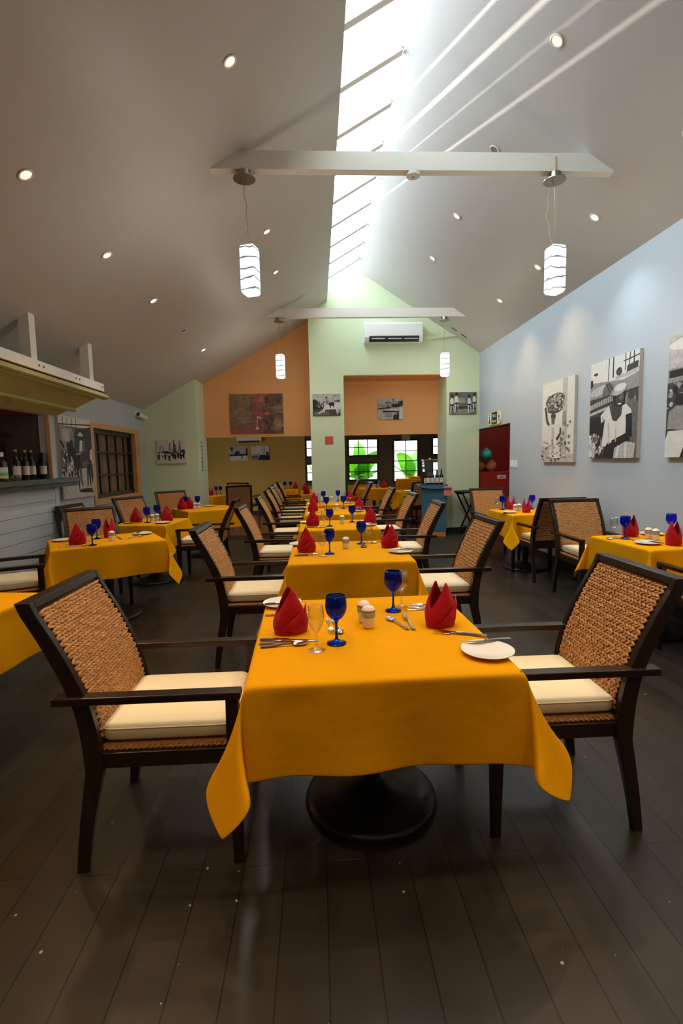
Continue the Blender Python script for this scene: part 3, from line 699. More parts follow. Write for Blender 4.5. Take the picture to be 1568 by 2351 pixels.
# ================================================================ TABLEWARE prototypes
def b_goblet(x, y, label):
    bm = B()
    lathe(bm, [(0, 0), (.032, 0), (.034, .002), (.033, .004), (.012, .010), (.0055, .02), (.0042, .05), (.0048, .08), (.010, .092), (.024, .104), (.035, .125), (.0385, .148), (.036, .175), (.0335, .190), (.0315, .190),
               (.0340, .173), (.0362, .148), (.0330, .127), (.022, .108), (.008, .098), (0, .096)], 28)
    return tag(obj('goblet', bm, 'blue_glass', smooth=True, loc=(x, y, 0)), label, 'glass', 'cobalt blue goblets')
def b_wine(x, y, label):
    bm = B()
    lathe(bm, [(0, 0), (.031, 0), (.032, .002), (.012, .008), (.005, .018), (.0042, .045), (.006, .066), (.016, .080), (.027, .10), (.0315, .125), (.031, .145), (.0285, .172), (.0272, .172),
               (.0296, .145), (.0300, .125), (.0255, .102), (.014, .083), (0, .076)], 28)
    return tag(obj('wine_glass', bm, 'clear_glass', smooth=True, loc=(x, y, 0)), label, 'glass', 'clear wine glasses')
def b_napkin(x, y, label):
    """mitre fold: oval band rising in two pointed peaks, one leaf crossing over the other"""
    t = bpy.data.objects.new('napkin', None)
    bm = B(); N, K = 48, 14; rings = []
    def leaf(a):                                        # height over angle; peaks front and back
        c = abs(math.cos(a)); return .082 + .105*max(0, (c-.05)/.95)**1.25
    for k in range(K+1):
        f = k/K; ring = []
        for i in range(N):
            a = 2*PI*i/N; h = leaf(a)*f; base = .062 if f < 1 else .062
            bulge = 1+.10*math.sin(PI*min(1, f*1.1)); tp = max(0, f-.45)/.55
            lean = .55*tp**1.6*abs(math.cos(a))**2
            rx = .047*bulge*(1-lean*.9); ry = .062*bulge*(1-.05*tp)
            # diagonal overlap step
            st = .0035 if (math.sin(a)*.06 + h*.6-.055) > 0 and math.cos(a) > 0 else 0
            narrow = 1-.62*tp**1.3*abs(math.cos(a))
            ring.append(bm.verts.new(((rx+st)*math.cos(a), (ry)*math.sin(a)*max(.25, narrow) if tp > 0 else ry*math.sin(a), h)))
        rings.append(ring)
    for a, b in zip(rings, rings[1:]):
        for i in range(N): bm.faces.new((a[i], a[(i+1) % N], b[(i+1) % N], b[i]))
    # crossing flap on the front face
    vs = []
    for u, z, dd in ((-.058, .012, .050), (-.02, .060, .064), (.035, .10, .062), (.052, .125, .044), (.060, .02, .040), (.02, .008, .056)):
        vs.append((dd*math.sqrt(max(.15, 1-(u/.075)**2)), u, z))
    fl = [bm.verts.new(v) for v in vs]; bm.faces.new(fl)
    bmesh.ops.recalc_face_normals(bm, faces=bm.faces)
    o = obj('napkin', bm, 'napkin_cloth', smooth=True, loc=(x, y, 0))
    s_ = o.modifiers.new('thickness', 'SOLIDIFY'); s_.thickness = .003
    bpy.data.objects.remove(t)
    return tag(o, label, 'napkin', 'folded red napkins')
def b_plate(x, y, label):
    bm = B(); lathe(bm, [(0, 0), (.045, 0), (.05, .003), (.085, .013), (.0855, .016), (.083, .016), (.05, .007), (0, .006)], 48)
    return tag(obj('bread_plate', bm, 'china', smooth=True, loc=(x, y, 0)), label, 'plate', 'white bread plates')
def b_shaker(x, y, label, red=True):
    t = thing('shaker', label, 'shaker', (x, y, 0), 0, 'ceramic shakers')
    bm = B(); lathe(bm, [(0, 0), (.017, 0), (.018, .003), (.0225, .045), (.0228, .057)], 24); lathe(bm, [(.0222, .0615), (.018, .070), (.008, .0755), (0, .076)], 24); obj('cup', bm, 'shaker_white', t, smooth=True)
    bm = B(); lathe(bm, [(.0218, .037), (.0226, .038), (.0233, .053), (.0230, .054)], 24); obj('green_band', bm, 'shaker_green' if red else 'shaker_white', t, smooth=True)
    bm = B(); lathe(bm, [(.0231, .054), (.0235, .058), (.0222, .062)], 24); obj('red_rim', bm, 'shaker_red' if red else 'shaker_white', t, smooth=True)
    return t
def strip(bm, pts):
    """pts: (x along, half width, z, thickness)"""
    prev = None
    for x, w_, z, th in pts:
        ring = [bm.verts.new((x, s*w_, z+q)) for s, q in ((-1, 0), (1, 0), (.8, th), (-.8, th))]
        if prev:
            for k in range(4): bm.faces.new((prev[k], prev[(k+1) % 4], ring[(k+1) % 4], ring[k]))
        else: bm.faces.new(ring[::-1])
        prev = ring
    bm.faces.new(prev)
HANDLE = [(0, .004, .002, .003), (.004, .009, .001, .003), (.03, .008, .001, .003), (.07, .0045, .003, .003), (.10, .0035, .005, .003)]
def b_knife(x, y, label):
    bm = B(); strip(bm, [(0, .005, .001, .006), (.004, .008, .001, .007), (.05, .008, .001, .008), (.10, .0065, .001, .007), (.104, .008, .001, .003), (.15, .0095, .001, .0018), (.19, .007, .001, .0012), (.206, .001, .001, .001)])
    return tag(obj('knife', bm, 'steel', loc=(x, y, 0)), label, 'knife', 'table knives')
def b_fork(x, y, label):
    bm = B(); strip(bm, HANDLE + [(.125, .004, .006, .003), (.135, .011, .003, .002), (.15, .0125, .002, .002)])
    for k in range(4):
        yy = -.0105+.007*k; v = [bm.verts.new(p) for p in ((.149, yy-.0022, .002), (.149, yy+.0022, .002), (.195, yy+.0012, .007), (.195, yy-.0012, .007))]
        v2 = [bm.verts.new(p.co+Vector((0, 0, .0018))) for p in v]
        bm.faces.new(v[::-1]); bm.faces.new(v2)
        for q in range(4): bm.faces.new((v[q], v[(q+1) % 4], v2[(q+1) % 4], v2[q]))
    return tag(obj('fork', bm, 'steel', loc=(x, y, 0)), label, 'fork', 'table forks')
def b_spoon(x, y, label):
    bm = B(); strip(bm, HANDLE + [(.125, .0035, .006, .003)])
    n = 20; rings = []
    for f, dz in ((1, .0065), (.93, .0045), (.6, .001), (0.0, 0.0)):
        if f == 0: rings.append([bm.verts.new((.15, 0, .001))])
        else: rings.append([bm.verts.new((.15+.029*f*math.cos(2*PI*k/n), .019*f*math.sin(2*PI*k/n)*(1-.12*math.cos(2*PI*k/n)), dz+.001)) for k in range(n)])
    for a, b in zip(rings, rings[1:]):
        for k in range(n):
            if len(b) == 1: bm.faces.new((a[k], a[(k+1) % n], b[0]))
            else: bm.faces.new((a[k], a[(k+1) % n], b[(k+1) % n], b[k]))
    o = obj('spoon', bm, 'steel', smooth=False, loc=(x, y, 0)); sm = o.modifiers.new('thickness', 'SOLIDIFY'); sm.thickness = .0012; sm.offset = 1
    for p in o.data.polygons: p.use_smooth = p.center.x > .12
    return tag(o, label, 'spoon', 'table spoons')
proto = {}
BUILD = dict(goblet=b_goblet, wine=b_wine, napkin=b_napkin, plate=b_plate, shaker=b_shaker, knife=b_knife, fork=b_fork, spoon=b_spoon)
ZT = .7565
def put(kind, x, y, label, deg=0, dz=0, tilt=0, scale=None):
    if kind not in proto: o = proto[kind] = BUILD[kind](x, y, label)
    else: o = dup(proto[kind], (x, y, 0), 0, label)
    o.location = (x, y, ZT+dz); o.rotation_euler = (0, tilt, R(deg))
    o.scale = scale or {'shaker': (1.3, 1.3, 1.25), 'goblet': (1.12, 1.12, 1.0), 'plate': (1.11, 1.11, 1.05), 'napkin': (1.1, 1.1, 1.0)}.get(kind, (1, 1, 1))
    return o

# ---------------------------------------------------------------- the centre row
T1 = 'nearest table'
table(.20, 2.05, 1.5, .92, .99, 'black iron pedestal table nearest the camera, mostly under its cloth', 'golden yellow tablecloth on the table nearest the camera', 11)
rows = [(.23, 3.92, .9, .94, 'second centre table from the camera'), (.215, 5.58, .84, .85, 'third centre table from the camera'),
        (.25, 7.13, .86, .92, 'fourth centre table from the camera'), (.22, 8.60, .82, .88, 'fifth centre table, last one before the green pillar')]
for i, (x, y, w_, d_, nm) in enumerate(rows):
    table(x, y, .8*(i % 2), w_, d_, 'pedestal table under the cloth, ' + nm, 'golden yellow tablecloth, ' + nm, 20+i)
chair(-.60, 1.98, 0, 'large woven armchair left of the nearest table, biggest in the photo')
chair(.935, 2.03, 180, 'large woven armchair right of the nearest table')
onames = ['second', 'third', 'fourth', 'fifth', 'sixth', 'seventh']
for i, (x, y) in enumerate([(-.47, 3.77), (-.43, 5.44), (-.41, 6.93), (-.44, 8.42), (-.48, 9.62)]):
    chair(x, y, (1, -1, 1.5, 0, -1)[i], 'woven armchair facing right, %s from the camera down the left side of the centre row' % onames[i])
for i, (x, y) in enumerate([(.92, 3.83), (.92, 5.46), (.93, 6.95), (.86, 8.45)]):
    chair(x, y, 180+(1, -2, 1, 0)[i], 'woven armchair facing left, %s from the camera along the right side of the centre row' % onames[i])
# nearest table setting
put('napkin', -.125, 2.04, 'red napkin with one tall peak, left side of the nearest table', -70)
put('napkin', .51, 2.06, 'red napkin with two crossing peaks, right side of the nearest table', -55)
put('goblet', .06, 1.888, 'cobalt blue goblet in the left half of the nearest table')
put('goblet', .342, 2.282, 'cobalt blue goblet at the far right of the nearest table')
put('wine', -.018, 1.823, 'clear wine glass left of the blue goblet on the nearest table')
put('wine', .392, 2.345, 'clear wine glass behind the blue goblet at the far right of the nearest table')
put('shaker', .202, 2.059, 'front ceramic shaker with green band on the nearest table')
put('shaker', .190, 2.135, 'rear ceramic shaker, half hidden, on the nearest table')
put('plate', .602, 1.730, 'white bread plate at the near right corner of the nearest table')
put('knife', .72, 1.81, 'knife lying across the near right bread plate', 184, .0155)
put('plate', -.188, 2.44, 'white bread plate behind the left napkin on the nearest table')
put('knife', -.27, 2.395, 'knife lying on the bread plate behind the left napkin', 2, .0155)
put('knife', -.243, 1.945, 'knife left of the wine glass on the nearest table, farthest of the three pieces', -6, scale=(1.15, 1, 1))
put('fork', -.243, 1.905, 'fork lying face down between knife and spoon, left on the nearest table', -2)
put('spoon', -.233, 1.868, 'spoon nearest the camera, left on the nearest table', 7)
put('fork', .645, 1.905, 'fork lying under the small knife, right on the nearest table', 162)
put('knife', .655, 1.89, 'small knife crossing a fork, right on the nearest table', 150)
put('fork', .386, 2.0, 'dessert fork standing out bright behind the shakers on the nearest table', 93, .003)
put('spoon', .365, 2.01, 'dessert spoon crossed under the fork behind the shakers', 112)
put('fork', .03, 2.18, 'dessert fork between left napkin and blue goblet on the nearest table', -85)
put('spoon', .055, 2.16, 'dessert spoon beside the fork left of the blue goblet', -82)
put('spoon', .62, 2.33, 'spoon behind the right napkin on the nearest table', 175)
put('knife', .60, 2.28, 'knife behind the right napkin on the nearest table', 178)
put('fork', .62, 2.30, 'fork between spoon and knife behind the right napkin', 177)
put('fork', -.255, 2.27, 'fork peeking out left of the left napkin', 0)

NAP = [(-.096, 3.90, -80, .577, 4.01, -65), (-.06, 5.53, -85, .59, 5.64, -80), (-.07, 7.15, -80, .595, 7.22, -85), (-.06, 8.55, -85, .56, 8.6, -80)]
setp = [  # goblet L, goblet R, wine L, wine R, shaker, plateR
 ((.082, 3.784), (.363, 4.209), (.025, 3.706), (.433, 4.254), (.218, 3.997), (.624, 3.765)),
 ((.125, 5.424), (.393, 5.753), (.062, 5.348), (.472, 5.80), (.27, 5.629), (.545, 5.407)),
 ((.125, 7.25), (.38, 7.40), (.05, 7.0), (.46, 7.35), (.263, 7.2), (.56, 6.95)),
 ((.10, 8.72), (.36, 8.85), (.03, 8.5), (.45, 8.8), (.24, 8.7), (.52, 8.4))]
short = ['second', 'third', 'fourth', 'fifth']
for i, (n, s) in enumerate(zip(NAP, setp)):
    q = 'on the %s centre table' % short[i]
    put('napkin', n[0], n[1], 'pointed red napkin, left side, ' + q, n[2]); put('napkin', n[3], n[4], 'pointed red napkin, right side, ' + q, n[5])
    put('goblet', *s[0], 'cobalt blue goblet, left one ' + q); put('goblet', *s[1], 'cobalt blue goblet, right one ' + q)
    put('wine', *s[2], 'clear wine glass, left one ' + q); put('wine', *s[3], 'clear wine glass, right one ' + q)
    put('shaker', *s[4], 'small ceramic shaker ' + q); put('plate', *s[5], 'white bread plate ' + q)
    put('plate', s[0][0]-.24, s[0][1]+.45 if i < 1 else s[0][1]+.35, 'white bread plate behind the left napkin ' + q)
    put('knife', s[5][0]+.10, s[5][1]+.02, 'knife across the bread plate ' + q, 184, .0155)
    put('knife', s[2][0]-.21, s[2][1]+.02, 'knife left of the wine glass ' + q, -1); put('spoon', s[2][0]-.20, s[2][1]-.02 if i else s[2][1]+.05, 'spoon left of the wine glass ' + q, 3)
    put('spoon', s[1][0]+.26, s[1][1]+.02, 'spoon behind the right napkin ' + q, 178)
t = thing('ash_dish', 'small dark dish beside the shaker on the second centre table', 'dish', (.366, 4.03, ZT))
bm = B(); lathe(bm, [(0, 0), (.022, 0), (.028, .012), (.025, .013), (.018, .004), (0, .004)], 20); obj('dish', bm, 'brushed_metal', t, smooth=True)
bm = B(); lathe(bm, [(.002, .004), (.014, .012), (.010, .018), (0, .02)], 10); obj('filling', bm, 'dark_wood', t, smooth=True)

# ---------------------------------------------------------------- left side
def local(tx, ty, deg, u, v): c, s = math.cos(R(deg)), math.sin(R(deg)); return tx+c*u-s*v, ty+s*u+c*v
table(-2.06, 2.47, -7, .9, .9, 'pedestal table at the bottom left edge of the photo', 'golden yellow tablecloth cut off by the left edge, lowest of the left tables', 31)
L2 = (-2.04, 4.87, 29)
table(*L2, .95, .72, 'turned pedestal table in front of the bar', 'golden yellow tablecloth on the turned table in front of the bar', 33)
q = 'on the turned table before the bar'
put('napkin', -2.19, 4.62, 'red napkin with two blunt peaks, left one ' + q, -60); put('napkin', -2.07, 5.03, 'red napkin with wide open V peaks ' + q, 5, scale=(1, 1.1, 1.05))
put('goblet', -2.018, 4.527, 'cobalt blue goblet ' + q); put('wine', -2.14, 4.74, 'clear wine glass nearer the blue goblet ' + q); put('wine', -2.25, 4.86, 'clear wine glass farther from the blue goblet ' + q)
put('goblet', -2.15, 4.93, 'cobalt blue goblet half hidden behind another ' + q)
put('shaker', -1.95, 4.783, 'ceramic shaker with green band ' + q); put('plate', -1.80, 5.17, 'white bread plate at the right ' + q); put('plate', -2.43, 4.85, 'white bread plate at the far left ' + q)
put('knife', -2.25, 4.40, 'knife near the front edge ' + q, 38); put('spoon', -2.2, 4.42, 'spoon beside the knife ' + q, 36)
put('fork', -1.98, 5.0, 'fork behind the shaker ' + q, -60); put('spoon', -1.84, 4.88, 'spoon right of the shaker ' + q, 60); put('knife', -1.86, 5.16, 'knife on the right bread plate ' + q, 80, .0155)
chair(-2.67, 4.30, 27, 'woven armchair between bar and turned table, only its arms in view')
cx, cy = local(*L2, -.02, .62); chair(cx, cy, L2[2]-90+3, 'woven armchair behind the turned table in front of the bar')
chair(-2.62, 6.22, -4, 'woven armchair against the left wall beneath the rider photograph')
L3 = (-2.08, 6.36, -8)
table(*L3, .66, .72, 'pedestal table in front of the lattice window', 'golden yellow tablecloth in front of the lattice window', 35, o=.30)
q = 'on the table in front of the lattice window'
put('napkin', -2.27, 6.34, 'red napkin, left one ' + q, -75); put('napkin', -1.90, 6.36, 'red napkin, right one ' + q, -85)
put('goblet', -2.09, 6.20, 'cobalt blue goblet, left one ' + q); put('goblet', -2.06, 6.50, 'cobalt blue goblet, right one ' + q)
put('wine', -2.19, 6.25, 'clear wine glass ' + q); put('shaker', -2.06, 6.30, 'ceramic shaker, left of the pair ' + q); put('shaker', -2.02, 6.36, 'ceramic shaker, right of the pair ' + q)
put('plate', -1.88, 6.12, 'white bread plate ' + q); put('knife', -2.36, 6.14, 'knife near the front edge ' + q, 0)
chair(-1.46, 6.50, 182, 'woven armchair right of the table in front of the lattice window, facing left')
chair(-2.42, 7.28, -28, 'woven armchair leaning back just below the lattice window corner')
L4 = (-1.78, 8.10, 33)
table(*L4, .86, .80, 'pedestal table in front of the green corner wall', 'golden yellow tablecloth in front of the green corner wall', 37, o=.30)
q = 'on the table in front of the green corner wall'
put('napkin', -2.13, 7.95, 'red napkin, left one ' + q, -60); put('napkin', -2.04, 8.06, 'red napkin, right one ' + q, -70)
put('goblet', -2.12, 8.12, 'cobalt blue goblet, left one ' + q); put('goblet', -1.93, 8.14, 'cobalt blue goblet, right one ' + q)
put('shaker', -1.94, 7.98, 'ceramic shaker, left of the pair ' + q); put('shaker', -1.89, 8.0, 'ceramic shaker, right of the pair ' + q); put('plate', -1.80, 8.40, 'white bread plate ' + q)
chair(-2.36, 8.62, -55, 'woven armchair against the green corner wall under the derrick picture')

# ---------------------------------------------------------------- right side
R1 = (2.79, 3.96, 3)
table(*R1, .68, .75, 'pedestal table at the right edge beneath the large portrait', 'golden yellow tablecloth at the right edge of the photo', 41)
q = 'on the table at the right edge'
put('napkin', 2.725, 4.22, 'red napkin with spread peaks, farther one ' + q, 0); put('napkin', 2.765, 3.735, 'red napkin with two peaks, nearer one ' + q, 10, scale=(1, .9, 1))
put('goblet', 2.613, 4.114, 'cobalt blue goblet, left one ' + q); put('goblet', 3.08, 4.20, 'cobalt blue goblet, right one ' + q); put('wine', 2.555, 4.18, 'clear wine glass ' + q)
put('shaker', 2.787, 4.064, 'ceramic shaker, left of the pair ' + q); put('shaker', 2.796, 3.987, 'ceramic shaker, right of the pair ' + q)
put('plate', 2.615, 3.82, 'white bread plate, nearer one ' + q); put('plate', 2.95, 4.26, 'white bread plate, farther one ' + q)
put('knife', 2.68, 3.72, 'knife on the nearer bread plate ' + q, 120, .0155); put('fork', 2.62, 3.95, 'fork behind the nearer bread plate ' + q, 100); put('spoon', 2.6, 4.02, 'spoon below the blue goblet ' + q, 150)
chair(2.79, 4.93, -91, 'woven armchair facing the camera behind the right edge table')
chair(2.80, 3.27, 90, 'woven armchair cut off by the right edge of the photo')
R2 = (2.74, 6.44, 2)
table(*R2, .70, .78, 'pedestal table nearer the restroom doorway', 'golden yellow tablecloth on the table nearer the restroom doorway', 43)
q = 'on the table nearer the restroom doorway'
put('napkin', 2.66, 6.76, 'red napkin, left one ' + q, -20); put('napkin', 2.68, 6.30, 'red napkin, right one ' + q, -10, scale=(1, .9, 1))
put('goblet', 2.52, 6.70, 'cobalt blue goblet, left one ' + q); put('goblet', 2.93, 6.70, 'cobalt blue goblet, right one ' + q); put('wine', 2.44, 6.70, 'clear wine glass ' + q)
put('shaker', 2.60, 6.46, 'ceramic shaker, left of the pair ' + q); put('shaker', 2.67, 6.50, 'ceramic shaker, right of the pair ' + q); put('plate', 2.46, 6.30, 'white bread plate ' + q)
chair(2.74, 5.93, 94, 'woven armchair seen from behind, in front of the table nearer the restroom')
chair(2.62, 7.25, -90, 'woven armchair facing the camera beside the tray stand')

# ---------------------------------------------------------------- far dining room
far = [(.06, 11.1, 0, .8, .84, 'beyond the green pillar, nearer one at its left edge'), (.0, 12.4, 0, .78, .84, 'beyond the green pillar, farther one at its left edge'),
       (-2.55, 11.3, -12, .8, .8, 'at far left behind the green corner wall'), (-.80, 13.35, 0, .56, .7, 'against the olive wall under the plain side'),
       (1.46, 12.9, 0, .74, .75, 'before the far room lattice window'), (2.15, 11.45, 0, .72, .78, 'in front of the far garden door')]
for i, (x, y, a, w_, d_, nm) in enumerate(far):
    table(x, y, a, w_, d_, 'pedestal table ' + nm, 'golden yellow tablecloth ' + nm, 50+i, o=.30)
    k = 0
    if i in (0, 1):
        put('napkin', x-.30, y-.05, 'red napkin on the table ' + nm, -80)
    elif i == 2:
        put('napkin', x+.16, y+.05, 'red napkin, right one on the table ' + nm, 20); put('napkin', x+.04, y-.15, 'red napkin, middle one on the table ' + nm, 60); put('napkin', x-.10, y-.2, 'red napkin, left one on the table ' + nm, 0)
        put('goblet', x+.24, y+.25, 'dark goblet, left one on the table ' + nm); put('goblet', x+.33, y+.30, 'dark goblet, right one on the table ' + nm)
    elif i == 3:
        put('napkin', x-.22, y, 'red napkin, left one on the table ' + nm, -90); put('napkin', x+.22, y, 'red napkin, right one on the table ' + nm, -90)
        put('goblet', x-.06, y, 'dark goblet, left one on the table ' + nm); put('goblet', x+.09, y, 'dark goblet, right one on the table ' + nm)
    elif i == 4:
        put('napkin', x+.26, y, 'red napkin on the table ' + nm, -90); put('goblet', x-.11, y, 'dark goblet, left one on the table ' + nm); put('goblet', x+.07, y, 'dark goblet, right one on the table ' + nm)
        put('wine', x-.19, y, 'clear wine glass, left one on the table ' + nm); put('wine', x+.14, y+.1, 'clear wine glass, right one on the table ' + nm); put('shaker', x-.02, y-.1, 'ceramic shaker on the table ' + nm)
    else:
        put('wine', x-.2, y-.1, 'clear wine glass on the table ' + nm); put('plate', x-.12, y-.25, 'white bread plate on the table ' + nm)
fc = [(-.50, 10.55, 0, 'woven armchair left of the tables beyond the green pillar, nearer one'), (-.52, 11.95, 0, 'woven armchair left of the tables beyond the green pillar, farther one'),
      (.74, 10.75, 180, 'woven armchair right of the tables beyond the green pillar, nearer one'), (.60, 12.2, 180, 'woven armchair right of the tables beyond the green pillar, farther one'),
      (-1.70, 10.98, 98, 'armchair seen from behind in the far left room, nearest one'), (-1.80, 12.5, 76, 'armchair seen from behind in the far left room, farther one'),
      (2.22, 10.85, 95, 'armchair seen from behind beside the blue service desk'), (2.55, 12.25, 200, 'armchair near the far garden door')]
for x, y, a, l in fc: chair(x, y, a, l)
# linen covered side table in front of the garden door
t = thing('linen_stand', 'tall stand draped in orange linen before the garden door', 'stand', (2.35, 12.85, 0))
bm = B(); bx(bm, -.30, .30, -.22, .22, .02, .98); obj('drape', bm, 'cloth', t, bevel=.02)
bm = B(); bx(bm, .02, .29, -.2, .2, .985, 1.03); obj('folded_linen', bm, 'cloth', t, bevel=.015)

# ================================================================ service desk, tray stand
t = thing('service_desk', 'blue service desk with flared top beside the green pier', 'desk', (2.26, 9.62, 0), R(-14))
bm = B(); bx(bm, -.23, .23, -.28, .28, .10, .90); obj('body', bm, 'desk_blue', t, bevel=.004)
bm = B(); bx(bm, -.22, .22, -.27, .27, 0, .10); obj('plinth', bm, 'desk_orange', t)
bm = B(); prev = None
for k in range(9):
    x = -.33+.66*k/8; e = (x/.33)**2; zt = .905+.05*max(0, -x/.33)**2*1.2
    ring = [bm.verts.new(p) for p in ((x, -.33, zt), (x, .33, zt), (x, .33, zt+.022), (x, -.33, zt+.022))]
    if prev:
        for q in range(4): bm.faces.new((prev[q], prev[(q+1) % 4], ring[(q+1) % 4], ring[q]))
    else: bm.faces.new(ring[::-1])
    prev = ring
bm.faces.new(prev); bx(bm, -.26, .26, -.27, -.25, .92, .985); bx(bm, -.26, -.24, -.27, .27, .92, 1.0)
obj('top_tray', bm, 'desk_blue', t)
bm = B(); bx(bm, -.236, -.229, -.06, .06, .35, .60); obj('side_handle', bm, 'desk_blue', t, bevel=.003)
for i in range(4):
    bx_, by_ = 2.11+.085*i, 9.46+.0*i
    b = bottle(None, (bx_, by_, .962), 'dark green wine bottle on the blue desk, %s from left' % ('first', 'second', 'third', 'fourth')[i], None, .30, 'wine bottles on the blue desk')
t = thing('drink_dispenser', 'tall glass drink dispenser with black tap behind the bottles on the blue desk', 'dispenser', (2.20, 9.72, .962)); t.scale = (1.05, 1.05, 1.1)
bm = B(); bx(bm, -.12, .12, -.1, .1, 0, .03); obj('base', bm, 'plastic_black', t)
bm = B(); prism(bm, [(-.10, .12), (.10, .12), (.13, .44), (-.13, .44)], 'y', -.10, .10); obj('tank', bm, 'clear_glass', t)
bm = B(); bx(bm, -.14, .14, -.11, .11, .44, .455); lathe(bm, [(.03, .455), (.02, .475), (0, .48)], 16); obj('lid', bm, 'brushed_metal', t)
bm = B(); bx(bm, -.09, .09, -.09, .09, .03, .12); obj('ice_chamber', bm, 'plastic_white', t)
bm = B(); tube(bm, [(-.10, 0, .16), (-.17, 0, .16), (-.17, 0, .11)], .014, 8); tube(bm, [(-.16, 0, .16), (-.16, 0, .21)], .012, 8); obj('tap', bm, 'plastic_black', t)
bm = B(); prev = None
for x_, z_ in ((.08, .945), (0, .952), (-.012, .94), (-.02, .85), (-.02, .78)):
    ring = [bm.verts.new(p) for p in ((-.07, -.005+x_*1.0, z_), (.07, -.005+x_, z_), (.07, -.013+x_, z_), (-.07, -.013+x_, z_))]
    if prev:
        for q in range(4): bm.faces.new((prev[q], prev[(q+1) % 4], ring[(q+1) % 4], ring[q]))
    else: bm.faces.new(ring[::-1])
    prev = ring
bm.faces.new(prev)
tw = tag(obj('hand_towel', bm, 'towel_cloth', bevel=.002, loc=(2.44, 9.285, .0)), 'pink cloth hanging over the right edge of the blue desk', 'towel'); tw.rotation_euler = (0, 0, R(-14))
t = thing('tray_stand', 'black folding tray stand with round dark tray against the green pier', 'stand', (2.90, 9.42, 0), R(4))
for yy in (-.16, .16):
    bm = B(); beam(bm, (-.17, yy, .0), (.20, yy, .80), .03, .02, (0, 1, 0)); obj('leg', bm, 'black_iron', t)
    bm = B(); beam(bm, (.17, yy-.025, .0), (-.20, yy-.025, .80), .03, .02, (0, 1, 0)); obj('leg', bm, 'black_iron', t)
bm = B()
for x in (-.2, .2): bx(bm, x-.015, x+.015, -.21, .19, .79, .815)
bx(bm, -.10, -.07, -.17, .17, .16, .18); obj('cross_bar', bm, 'black_iron', t)
bm = B(); lathe(bm, [(0, 0), (.26, 0), (.285, .028), (.28, .03), (.255, .008), (0, .008)], 40); tag(obj('serving_tray', bm, 'plastic_black', smooth=True, loc=(2.88, 9.42, .816)), 'round dark serving tray lying on the folding stand', 'tray')

# ================================================================ air conditioners, camera, switches, signs
def aircon(loc, w, h, d, label):
    t = thing('air_conditioner', label, 'air conditioner', loc, 0, 'wall air conditioners')
    bm = B(); prism(bm, [(0, 0), (-d*.75, 0), (-d, .22*h), (-d*.97, .9*h), (-d*.8, h), (0, h)], 'x', -w/2, w/2)
    for v in bm.verts: pass
    obj('housing', bm, 'ac_white', t, bevel=.012)
    bm = B(); prism(bm, [(-d*.74, .0), (-d*.79-.012, .01*h-.004), (-d-.008, .17*h), (-d-.004, .28*h), (-d*.9, .28*h)], 'x', -w/2*.84, w/2*.86); obj('air_outlet', bm, 'ac_dark', t)
    bm = B()
    for k in range(3):
        x = -w/2*.8+w*.84*k/3; bx(bm, x+.02, x+w*.25, -d*.93-.026, -d*.93-.014, .12*h, .145*h)
    obj('louvre', bm, 'ac_white', t)
    return t
aircon((1.50, YE, 3.67), 1.10, .36, .22, 'large white wall air conditioner high on the green wall')
aircon((-1.86, YW, 2.03), .68, .16, .2, 'small air conditioner on the olive wall above two pictures')
bm = B(); prism(bm, [(2.05, 3.72), (2.72, 3.80), (2.72, 3.85), (2.05, 3.78)], 'y', YE-.05, YE); tag(obj('pipe_trunking', bm, 'wall_green'), 'green painted pipe trunking right of the air conditioner', 'trunking')
for x, l in ((2.62, 'small dark vent slot in the right ceiling slope, left one above the trunking'), (2.80, 'small dark vent slot in the right ceiling slope, right one above the trunking')):
    bm = B(); prism(bm, [(x-.05, zr(x-.05)-.006), (x+.05, zr(x+.05)-.006), (x+.05, zr(x+.05)), (x-.05, zr(x-.05))], 'y', 9.50, 9.53); tag(obj('ceiling_vent', bm, 'ac_dark'), l, 'vent')
t = thing('security_camera', 'white bullet security camera high on the left wall corner', 'camera', (XL, 9.33, 2.38))
bm = B(); tube(bm, [(0, 0, 0), (.03, 0, 0)], .05, 16); tube(bm, [(.03, 0, 0), (.07, .08, -.02)], .018, 8); obj('bracket', bm, 'plastic_white', t, smooth=False)
bm = B(); tube(bm, [(.06, -.02, -.01), (.10, .26, -.05)], .045, 16); obj('housing', bm, 'plastic_white', t)
bm = B(); tube(bm, [(.0585, -.025, -.009), (.06, -.02, -.01)], .03, 16); obj('lens', bm, 'plastic_black', t)
for i, y in enumerate((8.13, 8.03, 7.92)):
    t = thing('light_switch', 'white light switch right of the restroom doorway, %s of three' % ('left', 'middle', 'right')[i], 'switch', (XR, y, 1.36), 0, 'light switches')
    bm = B(); bx(bm, -.008, 0, -.045, .045, -.06, .06); obj('plate', bm, 'plastic_white', t, bevel=.002)
    bm = B(); bx(bm, -.013, -.007, -.015, .015, -.025, .025); obj('rocker', bm, 'ac_white', t)
